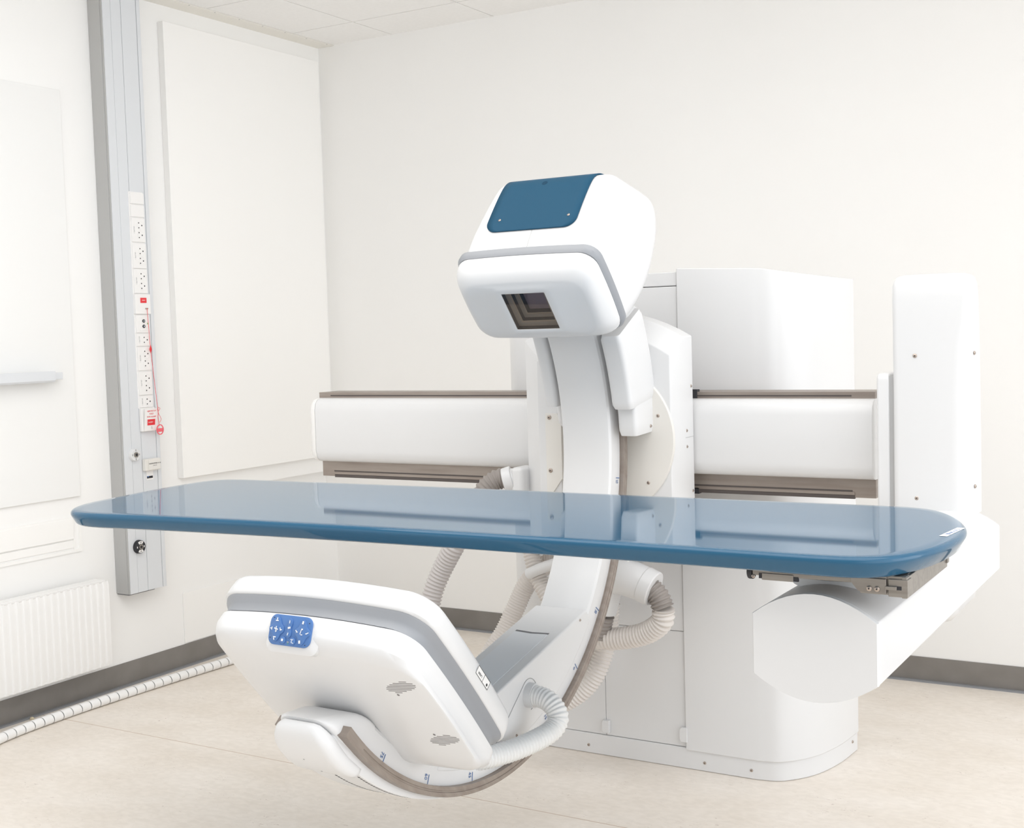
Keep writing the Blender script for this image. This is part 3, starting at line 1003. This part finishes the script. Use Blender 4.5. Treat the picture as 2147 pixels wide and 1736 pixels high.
flank_piece('right_flank', 0.104, 0.172, 0.695, 0.880, 58.4, 77.5, 18, 0.014)
flank_piece('left_flank', -0.150, -0.104, 0.738, 0.862, 58.2, 84, 18, 0.012)
flank_piece('rear_bridge', -0.150, 0.165, 0.803, 0.895, 52, 78, 18, 0.02)
stub = flank_piece('lower_stub', 0.106, 0.168, 0.725, 0.885, 51.5, 64, 10, 0.012)
screw((0.1685, 0.50, 0.66), (1, 0, 0), 0.005, stub)

# ------------------------------------------------------------------ tube head

HP = [(-0.192, 0.668), (-0.207, 0.72), (-0.219, 0.78), (-0.229, 0.84), (-0.235, 0.89), (-0.236, 0.925), (-0.229, 0.952), (-0.213, 0.975), (-0.185, 1.000), (-0.13, 1.046),
      (-0.07, 1.097), (-0.035, 1.125), (0.008, 1.156), (0.048, 1.164), (0.083, 1.148), (0.110, 1.11), (0.130, 1.05), (0.142, 0.98), (0.145, 0.90), (0.136, 0.82), (0.116, 0.74), (0.09, 0.668)]


def head_hw(z):
    pts = ((0.6, 0.212), (0.668, 0.209), (0.75, 0.204), (0.95, 0.186), (1.15, 0.168))
    for (a, x), (b, y) in zip(pts, pts[1:]):
        if z <= b:
            return x + (y - x) * (z - a) / (b - a)
    return pts[-1][1]


HPv = [Vector((0, *p)) for p in catmull([(a, b, 0) for a, b in HP], 3) for p in [(p.x, p.y)]]
HP2 = [(p.y, p.z) for p in HPv]


def head_loop(t, inset, flip=1):
    k_ = 1 - inset / 0.17
    P = [(-0.05 + (a + 0.05) * k_, 0.90 + (b - 0.90) * k_) for a, b in HP2]
    return [(t * head_hw(b), a, max(b, 0.668)) for a, b in P]


ts = [(-1, 0.034), (-0.995, 0.022), (-0.978, 0.011), (-0.95, 0.004), (-0.90, 0.0008), (-0.85, 0)]
secs = [head_loop(t, i) for t, i in ts] + [head_loop(0, 0)] + [head_loop(-t, i) for t, i in ts[::-1]]
head = loft('tube_head', secs, WHITE, ca, 50)
# blue cover panel following the front and top of the head
arcl = [0.0]
for a, b in zip(HP2, HP2[1:]):
    arcl.append(arcl[-1] + math.hypot(b[0] - a[0], b[1] - a[1]))


def on_head(x, s, h):
    i = max(k for k in range(len(arcl) - 1) if arcl[k] <= s)
    t = (s - arcl[i]) / (arcl[i + 1] - arcl[i])
    a, b = HP2[i], HP2[i + 1]
    d = Vector((b[0] - a[0], b[1] - a[1])).normalized()
    return Vector((x, a[0] + (b[0] - a[0]) * t - d.y * h, a[1] + (b[1] - a[1]) * t + d.x * h))


sA = 0.072
sB = 0.40
bm = bmesh.new()
R_ = 0.035
rows = []
ns = 44
svals = [sA + R_ * (1 - math.cos(PI / 2 * i / 10)) for i in range(11)] + [sA + R_ + (sB - sA - 2 * R_) * i / 24 for i in range(1, 24)] + [sB - R_ * (1 - math.cos(PI / 2 * i / 10)) for i in range(10, -1, -1)]
for s_ in svals:
    ins = 0.0
    for e in (s_ - sA, sB - s_):
        if e < R_:
            ins = R_ - math.sqrt(max(0, R_ ** 2 - (R_ - e) ** 2))
    w0, w1 = -0.158 + ins, 0.136 - ins
    rows.append([on_head(w0 + (w1 - w0) * i / 12, s_, 0.0035) for i in range(13)])
b_loft(bm, rows, closed=False)
bp = finish('blue_cover', bm, BLUE, head, 40)
md = bp.modifiers.new('thick', 'SOLIDIFY')
md.thickness, md.offset = 0.004, 0
for x, z in ((-0.119, 0.777), (0.107, 0.777)):
    k = sA + (z - 0.735)
    p = on_head(x, k, 0.0055)
    screw(p, (0, -0.98, -0.18), 0.0045, head)
p = on_head(-0.02, sA + 0.185, 0.0056)
cyl('cover_plug', p - Vector((0, -0.001, 0)), (0, -0.98, 0.0), 0.009, 0.0012, mat('plug_blue', (0.010, 0.045, 0.085), 0.6, 0, 0.1), head, 20)
b_ = on_head(0.0, 0.006, 0.0005)
boxes('seam', [(0.0, 0.0012, -0.001, 0.0, 0, 0.0)], SEAM, head) if False else None
bm = bmesh.new()
b_loft(bm, [[on_head(0.0, s_, 0.0008), on_head(0.0013, s_, 0.0008), on_head(0.0013, s_, -0.001), on_head(0.0, s_, -0.001)] for s_ in (0.004, 0.03, 0.06, 0.073)])
finish('seam', bm, SEAM, head, 0)


def hsec(x, y0, y1, z, r, bul=(0.006, 0.006)):
    return [(a, b, z) for a, b in rrect(-x, x, y0, y1, r, 6, 6, bul)]


# grey bumper band
loft('grey_band', [hsec(0.214, -0.186, 0.078, 0.672, 0.035), hsec(0.223, -0.196, 0.086, 0.671, 0.038), hsec(0.228, -0.200, 0.090, 0.666, 0.04),
                   hsec(0.228, -0.200, 0.090, 0.652, 0.04), hsec(0.225, -0.197, 0.088, 0.645, 0.04), hsec(0.222, -0.194, 0.086, 0.640, 0.04), hsec(0.21, -0.185, 0.075, 0.639, 0.035)], BAND, head, 30)
# collimator cover with a square window opening
WX0, WX1, WY0, WY1 = -0.070, 0.070, -0.118, 0.016
RC = 0.045


def hole(d, z, r=0.003):
    return [(a, b, z) for a, b in rrect(WX0 - d, WX1 + d, WY0 - d, WY1 + d, r, 6, 6)]


cc = [hsec(0.205, -0.180, 0.070, 0.6395, RC), hsec(0.222, -0.193, 0.084, 0.6385, RC), hsec(0.2235, -0.194, 0.084, 0.634, RC), hsec(0.220, -0.190, 0.076, 0.612, RC), hsec(0.212, -0.180, 0.064, 0.594, RC), hsec(0.203, -0.166, 0.052, 0.581, RC),
      hsec(0.192, -0.152, 0.043, 0.5745, RC), hsec(0.180, -0.146, 0.038, 0.572, 0.03), [(a, b, 0.5712) for a, b in rrect(-0.098, 0.098, -0.140, 0.034, 0.02, 6, 6)],
      [(a, b, 0.569) for a, b in rrect(-0.094, 0.094, -0.137, 0.031, 0.02, 6, 6)], hole(0.002, 0.5685), hole(0, 0.5695), hole(0, 0.572)]
bm = bmesh.new()
b_loft(bm, cc, True, False)
cov = finish('collimator_cover', bm, WHITE, head, 40)
FR = [mat('frame_dark', (0.10, 0.085, 0.075), 0.4), mat('frame_brass', (0.62, 0.55, 0.44), 0.35, 0.2), mat('frame_mauve', (0.50, 0.40, 0.42), 0.4)]
bm = bmesh.new()
lv = [(0.0, 0.572), (0.0, 0.586), (-0.014, 0.586), (-0.014, 0.590), (-0.017, 0.590), (-0.017, 0.604), (-0.028, 0.604), (-0.028, 0.608), (-0.031, 0.608), (-0.031, 0.625)]
mi = [0, 1, 1, 1, 0, 1, 1, 1, 0]
L = [hole(d, z, 0.002) for d, z in lv]
V = [[bm.verts.new(p) for p in q_] for q_ in L]
for j in range(len(V) - 1):
    for i in range(len(V[j])):
        k = (i + 1) % len(V[j])
        bm.faces.new((V[j][i], V[j][k], V[j + 1][k], V[j + 1][i])).material_index = mi[j]
bm.faces.new(V[-1]).material_index = 2
finish('collimator_frames', bm, FR, head, 20)
GLS = bpy.data.materials.new('window_glass')
GLS.use_nodes = True
N, Lk = GLS.node_tree.nodes, GLS.node_tree.links
N.remove(N['Principled BSDF'])
tr, gl, fr, mx = N.new('ShaderNodeBsdfTransparent'), N.new('ShaderNodeBsdfGlossy'), N.new('ShaderNodeFresnel'), N.new('ShaderNodeMixShader')
tr.inputs[0].default_value = (0.82, 0.80, 0.80, 1)
gl.inputs['Roughness'].default_value = 0.02
fr.inputs[0].default_value = 1.6
gm, mt = N.new('ShaderNodeNewGeometry'), N.new('ShaderNodeMath')
mt.operation = 'SUBTRACT'
mt.use_clamp = True
Lk.new(fr.outputs[0], mt.inputs[0]); Lk.new(gm.outputs['Backfacing'], mt.inputs[1])
Lk.new(mt.outputs[0], mx.inputs[0]); Lk.new(tr.outputs[0], mx.inputs[1]); Lk.new(gl.outputs[0], mx.inputs[2])
Lk.new(mx.outputs[0], N['Material Output'].inputs[0])
box('window_pane', (WX0 + 0.0005, WX1 - 0.0005, WY0 + 0.0005, WY1 - 0.0005, 0.5705, 0.5715), GLS, head, 0, smooth=0)

# ------------------------------------------------------------------ detector

def dsec(x0, x1, y0, y1, z, r=0.06, bul=(0.010, 0.022)):
    return [(a, b, z) for a, b in rrect(x0, x1, y0, y1, r, 8, 8, bul)]


det = loft('detector_housing', [dsec(-0.272, 0.277, -0.203, 0.268, -0.634, .055), dsec(-0.276, 0.282, -0.207, 0.274, -0.6365, .055), dsec(-0.275, 0.284, -0.209, 0.275, -0.66, .055),
                                dsec(-0.266, 0.283, -0.209, 0.252, -0.680, .06), dsec(-0.258, 0.292, -0.206, 0.235, -0.690, .06), dsec(-0.232, 0.298, -0.19, 0.215, -0.700, .06),
                                dsec(-0.19, 0.300, -0.175, 0.195, -0.7065, .05), dsec(-0.15, 0.297, -0.165, 0.180, -0.709, .045)], WHITE, ca, 50)
loft('lid', [dsec(-0.262, 0.262, -0.194, 0.254, -0.532, .05), dsec(-0.274, 0.274, -0.205, 0.264, -0.534, .055), dsec(-0.283, 0.283, -0.213, 0.273, -0.541, .06), dsec(-0.288, 0.288, -0.218, 0.278, -0.552, .06),
             dsec(-0.290, 0.290, -0.219, 0.280, -0.570, .06), dsec(-0.290, 0.290, -0.219, 0.280, -0.589, .06), dsec(-0.286, 0.286, -0.215, 0.276, -0.5935, .06)], WHITE, det, 50)
loft('grey_band', [dsec(-0.286, 0.286, -0.214, 0.277, -0.594, .06), dsec(-0.284, 0.284, -0.212, 0.275, -0.600, .06), dsec(-0.277, 0.277, -0.205, 0.268, -0.610, .06), dsec(-0.274, 0.274, -0.203, 0.266, -0.622, .06), dsec(-0.276, 0.277, -0.206, 0.268, -0.6335, .06)], BAND, det, 40)
# control keypad on a raised pad
KN = Vector((0, -0.85, -0.52)).normalized()
KX = Vector((1, 0, 0.0))
KYv = KN.cross(KX)
if KYv.z < 0:
    KYv = -KYv
KO = Vector((-0.003, -0.2290, -0.6785)) + KN * 0.009


def kp(u, v, h=0.0):
    return KO + KX * u + KYv * v + KN * h


def kloft(name, outline, h0, h1, material, r_in=0.0, bevel=0.0):
    S = [[kp(u, v, h0) for u, v in outline], [kp(u, v, h1) for u, v in outline]]
    if r_in:
        S.append([kp(u, v, h1 + r_in * 0.6) for u, v in offset_poly(outline, r_in)])
    return loft(name, S, material, det, 40)


kloft('keypad_pad', rrect(-0.072, 0.072, -0.048, 0.026, 0.02, 5, 4), -0.06, -0.0115, WHITE, 0.013)
kloft('keypad', rrect(-0.0575, 0.0575, -0.0325, 0.0325, 0.017, 6, 4), -0.003, 0.001, KEYB, 0.002)


def blob(pts, per=5):
    return [(p.x, p.y) for p in catmull([(a, b, 0) for a, b in pts], per, True)]


def diamond(cx, cy, w, h):
    c = 0.36
    return blob([(cx + w, cy + h * .18), (cx + w * .62, cy + h * .42), (cx + w * c, cy + h * .8), (cx, cy + h), (cx - w * c, cy + h * .8), (cx - w * .62, cy + h * .42), (cx - w, cy + h * .18),
                 (cx - w, cy - h * .18), (cx - w * .62, cy - h * .42), (cx - w * c, cy - h * .8), (cx, cy - h), (cx + w * c, cy - h * .8), (cx + w * .62, cy - h * .42), (cx + w, cy - h * .18)])


def kbtn(outline):
    return kloft('button', outline, 0.001, 0.0045, KEYB, 0.0014)


kbtn(diamond(-0.035, 0.001, 0.0195, 0.027)[::-1][::-1])
kbtn(diamond(0.0365, -0.001, 0.0195, 0.027))
kbtn(blob([(0.006, 0.022), (0.0065, 0.014), (0.0045, 0.006), (0.0065, -0.003), (0.006, -0.011), (0, -0.0155), (-0.006, -0.011), (-0.0065, -0.003), (-0.0045, 0.006), (-0.0065, 0.014), (-0.006, 0.022), (0, 0.0265)])[::-1])
for cx, cy in ((-0.014, -0.0215), (0.0135, -0.0215)):
    kbtn([(cx + 0.0078 * math.cos(2 * PI * k / 20), cy + 0.0078 * math.sin(2 * PI * k / 20)) for k in range(20)])


def glyphs(name, quads, material, h=0.0062):
    bm = bmesh.new()
    for (u, v, w, hh, rot) in quads:
        c_, s_ = math.cos(math.radians(rot)), math.sin(math.radians(rot))
        P = [(u + (a * w * c_ - b * hh * s_) / 2, v + (a * w * s_ + b * hh * c_) / 2) for a, b in ((-1, -1), (1, -1), (1, 1), (-1, 1))]
        b_loft(bm, [[kp(a, b, h) for a, b in P], [kp(a, b, h + 0.0003) for a, b in P]])
    return finish(name, bm, material, det, 0)


glyphs('symbols', [(-0.035, 0.0185, 0.0075, 0.0022, 0), (-0.035, 0.0225, 0.0022, 0.005, 0), (-0.036, -0.0165, 0.0075, 0.0022, 0), (-0.037, -0.0205, 0.0022, 0.005, 20),
                   (-0.035, 0.001, 0.011, 0.0022, -12), (-0.035, 0.001, 0.0022, 0.011, 0), (-0.0345, -0.004, 0.004, 0.003, 45),
                   (-0.0495, 0.001, 0.004, 0.0018, 0), (-0.0465, 0.001, 0.0016, 0.007, 0), (-0.0235, 0.001, 0.0016, 0.007, 15), (-0.0205, 0.000, 0.004, 0.0018, 0),
                   (0.0, 0.0185, 0.0018, 0.006, 5), (0.0005, 0.006, 0.007, 0.004, 15), (-0.001, -0.0075, 0.0018, 0.006, -15),
                   (0.0365, 0.020, 0.004, 0.0065, -10), (0.0365, 0.006, 0.004, 0.003, 0), (0.0335, 0.0, 0.0016, 0.010, -12), (0.0365, -0.0055, 0.005, 0.0016, 0),
                   (0.0215, 0.001, 0.006, 0.0018, -35), (0.0235, -0.001, 0.004, 0.0018, 10), (0.052, -0.001, 0.006, 0.0018, 25), (0.049, -0.0025, 0.004, 0.0018, 0), (0.034, -0.021, 0.0045, 0.0065, 10)], GLYPH)
glyphs('lamp_symbol', [(-0.014, -0.021, 0.005, 0.005, 0)], GLYPH, 0.0058)
glyphs('tilt_symbol', [(0.011, -0.018, 0.004, 0.0012, 0), (0.0145, -0.018, 0.0035, 0.0012, 10), (0.0125, -0.021, 0.0012, 0.006, -20), (0.0145, -0.0248, 0.006, 0.0012, -12)], GLYPH, 0.0058)
glyphs('indicator', [(0.0, -0.024, 0.006, 0.002, 0)], INKG, 0.0024)
glyphs('indicator_lamp', [(0.0, -0.0275, 0.0012, 0.003, 0)], GREEN, 0.0024)
for u, v in ((-0.0475, 0.0245), (0.051, 0.020), (-0.051, -0.0185), (0.047, -0.0265), (-0.021, -0.0265)):
    bm = bmesh.new()
    b_cyl(bm, kp(u, v, 0.002), KN, 0.0012, 0.0006, 8)
    finish('keypad_screw', bm, INK, det, 0)
# vents
for cx, cy in ((0.222, -0.10), (0.232, 0.100)):
    pass


def dray(u0, v0):
    return None


def vent(cx, cy, z):
    """eight parallel slots whose ends follow a leaning oval"""
    bm = bmesh.new()
    k = -0.166
    for j, (ln, off) in enumerate(zip((.022, .057, .074, .082, .081, .073, .053, .022), (-12, -7.6, -3.7, -1, 1.8, 4, 6, 12))):
        v = 4.8 * (j - 3.5)
        # a along x, b along y so that the rows lean with the oval
        bb = (v - 87 / 620 * off) / (800 - 960 * 87 / 620)
        aa = (off - 960 * bb) / 620
        x0, y0, h = cx + aa, cy + bb, 0.0014
        P = [(x0 + u, y0 + k * u + w) for u, w in ((-ln / 2, 0), (-ln / 2 + .0015, -h), (ln / 2 - .0015, -h), (ln / 2, 0), (ln / 2 - .0015, h), (-ln / 2 + .0015, h))]
        b_loft(bm, [[(p, q_, z - 0.0006) for p, q_ in P], [(p, q_, z + 0.004) for p, q_ in P]])
    finish('vent_slots', bm, VENT, det, 0)


VENT = mat('vent_grey', (0.20, 0.19, 0.19), 0.6)
vent(0.238, -0.113, -0.7085)
vent(0.256, 0.084, -0.7085)
for a, b in ((0.216, -0.081), (0.238, 0.066)):
    cyl('screw', (a, b, -0.7055), (0, 0, -1), 0.0032, 0.0042, VENT, det, 12)
# laser sticker on the right edge of the lid
LM = basis((0.3002, 0.056, -0.5585), (0, 1, 0), (0.0, 0, 1))
for nm, quads, material, h in (('laser_label', [(-0.034, 0.034, -0.0105, 0.0105)], PAPER, 0.0003),):
    bm = bmesh.new()
    for u0, u1, v0, v1 in quads:
        b_box(bm, u0, u1, v0, v1, 0, h)
    o = finish(nm, bm, material, det, 0)
    o.matrix_local = LM
bm = bmesh.new()
for u0, u1, v0, v1 in ((-0.034, 0.034, 0.0093, 0.0105), (-0.034, 0.034, -0.0105, -0.0093), (-0.034, -0.0328, -0.0105, 0.0105), (0.0328, 0.034, -0.0105, 0.0105), (0.002, 0.0032, -0.0105, 0.0105)):
    b_box(bm, u0, u1, v0, v1, 0.0003, 0.0006)
b_cyl(bm, (0.024, -0.003, 0.0003), (0, 0, 1), 0.0035, 0.0003, 12)
o = finish('label_frame', bm, INK, det, 0)
o.matrix_local = LM
M_ = LM.copy() @ Matrix.Translation((-0.015, -0.002, 0.0005)) @ Matrix.Rotation(PI, 4, 'Z')
text('lettering', 'LASER', 0.0075, M_, INK, det)

# ------------------------------------------------------------------ table

tb = thing('patient_table', 'blue glossy patient tabletop with rounded corners on steel end bracket', 'examination table', (2.6, -2.65, 0))
TO = [(1.562, -3.052), (1.512, -2.998), (1.473, -2.932), (1.444, -2.772), (1.418, -2.598), (1.408, -2.42), (1.425, -2.355), (1.475, -2.330), (1.56, -2.322), (1.9, -2.309), (2.363, -2.292), (3.083, -2.286), (3.50, -2.276), (3.575, -2.279),
      (3.634, -2.300), (3.69, -2.385), (3.731, -2.479), (3.755, -2.561), (3.762, -2.64), (3.755, -2.764), (3.734, -2.858), (3.704, -2.929), (3.668, -2.972), (3.61, -2.988), (3.50, -2.990), (3.257, -2.987), (2.804, -2.991), (2.277, -3.012), (1.824, -3.048), (1.70, -3.064), (1.62, -3.070)]
TP = [(p.x, p.y) for p in catmull([(a, b, 0) for a, b in TO], 5, True)]
if sum(a[0] * b[1] - b[0] * a[1] for a, b in zip(TP, TP[1:] + TP[:1])) < 0:
    TP = TP[::-1]
ring_ = [Vector((x, y, 0)) for x, y in TP]
ring_ = resample(ring_ + [ring_[0]], 0.02)
for _ in range(8):
    ring_ = [(ring_[i - 1] + ring_[i] * 2 + ring_[(i + 1) % len(ring_)]) / 4 for i in range(len(ring_))]
TP = [(p.x, p.y) for p in ring_]
ZT = 1.06


def tsec(d, z):
    P = offset_poly(TP, d)
    out = []
    for (x, y), (x0, y0) in zip(P, TP):
        e = max(0, (x0 - 3.45) / 0.3)
        out.append((x - 2.6 - (0.25 * max(0, d - 0.006) * e), y + 2.65, z - (0.004 * e if z < ZT - 0.025 else 0)))
    return out


loft('tabletop', [tsec(0.026, ZT - 0.0395), tsec(0.019, ZT - 0.039), tsec(0.012, ZT - 0.034), tsec(0.003, ZT - 0.018), tsec(0.0005, ZT - 0.0135), tsec(0.0, ZT - 0.010), tsec(0.0008, ZT - 0.0055), tsec(0.004, ZT - 0.0018), tsec(0.009, ZT), tsec(0.03, ZT)], TABLE, tb, 60)
# label near the right end
lb = thing_label = None
LMt = basis((1.135, 0.030, ZT + 0.0004), (0.10, 1, 0), (-1, 0.10, 0))
bm = bmesh.new()
b_box(bm, -0.060, 0.060, -0.008, 0.008, 0, 0.0003)
o = finish('load_label', bm, PAPER, tb, 0)
o.matrix_local = LMt
text('lettering', '2 11 14 18', 0.016, LMt @ Matrix.Translation((0, 0, 0.0005)) @ Matrix.Rotation(PI, 4, 'Z'), INKB, tb)
# steel end bracket under the table (local coordinates: world minus (2.6,-2.65,0))
def tl(x0, x1, y0, y1, z0, z1):
    return (x0 - 2.6, x1 - 2.6, y0 + 2.65, y1 + 2.65, z0, z1)
FY = -2.905
brk = boxes('front_bracket', [tl(3.405, 3.672, FY, FY + 0.03, 0.998, 1.0155), tl(3.425, 3.49, FY - 0.002, FY + 0.02, 0.990, 1.004), tl(3.62, 3.708, FY + 0.004, FY + 0.03, 0.978, 1.0155),
                              tl(3.675, 3.712, FY, FY + 0.03, 0.976, 1.010)], STAIN, tb, 0.0012)
prism('latch_plate', [(3.605 - 2.6, 1.000), (3.618 - 2.6, 0.984), (3.635 - 2.6, 0.981), (3.672 - 2.6, 0.981), (3.672 - 2.6, 1.010), (3.605 - 2.6, 1.010)], 'y', FY - 0.004 + 2.65, FY + 0.01 + 2.65, STAIN, brk, 0.001)
boxes('side_bar', [tl(3.700, 3.710, FY + 0.002, -2.55, 0.974, 1.0145), tl(3.698, 3.714, -2.565, -2.55, 0.984, 1.000)], STAIN, tb, 0.0012)
boxes('cross_plate', [tl(3.42, 3.704, FY + 0.03, -2.40, 0.996, 1.0155)], STAIN, tb, 0.001)
for d_ in (tl(3.682, 3.700, FY - 0.0012, FY + 0.004, 0.990, 0.997), tl(3.4195, 3.4245, FY - 0.0026, FY + 0.004, 0.993, 1.003), tl(3.490, 3.500, FY - 0.0012, FY + 0.004, 0.991, 1.000)):
    box('slot', d_, DARK, brk)
boxes('latch_pin', [tl(3.670, 3.692, FY - 0.006, FY - 0.0014, 0.990, 0.997)], STAIN, brk, 0.001)
for x, z in ((3.640, 0.990), (3.655, 0.990)):
    screw((x - 2.6, FY - 0.0045 + 2.65, z), (0, -1, 0), 0.0055, brk)
for z in (1.012, 0.996):
    screw((3.401 - 2.6 + 0.006, FY + 2.65, z), (0, -1, 0), 0.004, brk)
cyl('knob', (3.404 - 2.6, FY + 0.014 + 2.65, 1.004), (-1, 0, 0), 0.0165, 0.011, DARK, tb, 28, None, 0.002)

# support arm and column
sup = thing('table_support', 'white column and forward box arm carrying the blue table', 'table support', (3.53, -1.65, 0))
AX0, AX1 = 3.405, 3.656


def arm_sec(y, k=1.0, dz=0.0):
    P = []
    n = 14
    for i in range(n + 1):
        t = -1 + 2 * i / n
        P.append((3.5305 + 0.1255 * k * t, 0.8 + dz * 0 + (0.798 - 0.752) * (t * t - 1)))
    for i in range(n + 1):
        t = 1 - 2 * i / n
        P.append((3.5305 + 0.1255 * k * t, 0.922 + (0.970 - 0.922) * (1 - t * t)))
    return [(x - 3.53, y + 1.65, z) for x, z in P]


loft('support_arm', [arm_sec(-2.90), arm_sec(-1.61)], WHITE, sup, 30, bevel=0.004)
loft('end_plate', [arm_sec(-2.9105, 0.985), arm_sec(-2.9075, 1.0), arm_sec(-2.9005, 1.0)], WHITE, sup, 30)
loft('rear_bulge', [[(x, y, z) for x, y in rrect(-0.07, 0.095, -0.36, -0.06, 0.03, 5, 3)] for z in (0.80, 0.79)] + [[(x, y, z) for x, y in rrect(-0.06, 0.085, -0.35, -0.07, 0.03, 5, 3)] for z in (0.745,)] + [[(x, y, z) for x, y in rrect(-0.04, 0.06, -0.31, -0.10, 0.03, 5, 3)] for z in (0.715,)], WHITE, sup, 50)
# mounting disc under the table on top of the arm
cyl('turntable', (0.0, -2.70 + 1.65, 0.955), (0, 0, 1), 0.105, 0.022, ALU, sup, 48, None, 0.002)
cyl('turntable_top', (0.0, -2.70 + 1.65, 0.977), (0, 0, 1), 0.08, 0.0185, ALU, sup, 48, None, 0.002)


def col_sec(z, x0, x1, y0, y1, rf):
    """plan of the column: front right corner rounded by rf, other corners small"""
    P = []
    for cx, cy, r, a0 in ((x1 - rf, y0 + rf, rf, -90), (x1 - 0.02, y1 - 0.02, 0.02, 0), (x0 + 0.02, y1 - 0.02, 0.02, 90), (x0 + 0.018, y0 + 0.018, 0.018, 180)):
        for i in range(9):
            a = math.radians(a0 + 90 * i / 8)
            P.append((cx + r * math.cos(a) - 3.53, cy + r * math.sin(a) + 1.65, z))
    return P


C_ = [(0.955, 3.386, 3.602, -1.702, -1.56, 0.060), (1.10, 3.386, 3.602, -1.702, -1.56, 0.058), (1.28, 3.386, 3.601, -1.701, -1.562, 0.055), (1.42, 3.385, 3.600, -1.70, -1.565, 0.048), (1.50, 3.385, 3.599, -1.70, -1.568, 0.032),
      (1.56, 3.384, 3.598, -1.70, -1.57, 0.022), (1.597, 3.385, 3.596, -1.698, -1.575, 0.02), (1.612, 3.388, 3.592, -1.694, -1.58, 0.02), (1.622, 3.396, 3.584, -1.685, -1.588, 0.02), (1.6265, 3.41, 3.57, -1.67, -1.60, 0.02), (1.628, 3.44, 3.54, -1.65, -1.62, 0.01)]
cm = loft('column', [col_sec(*a) for a in C_], WHITE, sup, 50)
for x, z in ((3.449, 1.401), (3.451, 1.001)):
    screw((x - 3.53, -1.7005 + 1.65, z), (0, -1, 0), 0.006, cm)
for y, z in ((-1.66, 1.405), (-1.66, 1.035)):
    screw((3.6005 - 3.53, y + 1.65, z), (1, 0, 0), 0.0055, cm)
bm = bmesh.new()
mp_ = [(x, z) for x, z in rrect(-1.69 + 1.65, -1.56 + 1.65, 0.93, 1.352, 0.02, 6, 3)]
b_loft(bm, [[(a - 3.53, y, z) for y, z in mp_] for a in (3.338, 3.374)])
finish('mounting_plate', bm, WHITE, sup, 40, None, 0.008, 3)
boxes('shadow_joint', [(3.373 - 3.53, 3.386 - 3.53, -1.685 + 1.65, -1.57 + 1.65, 0.94, 1.345)], SEAM, sup)
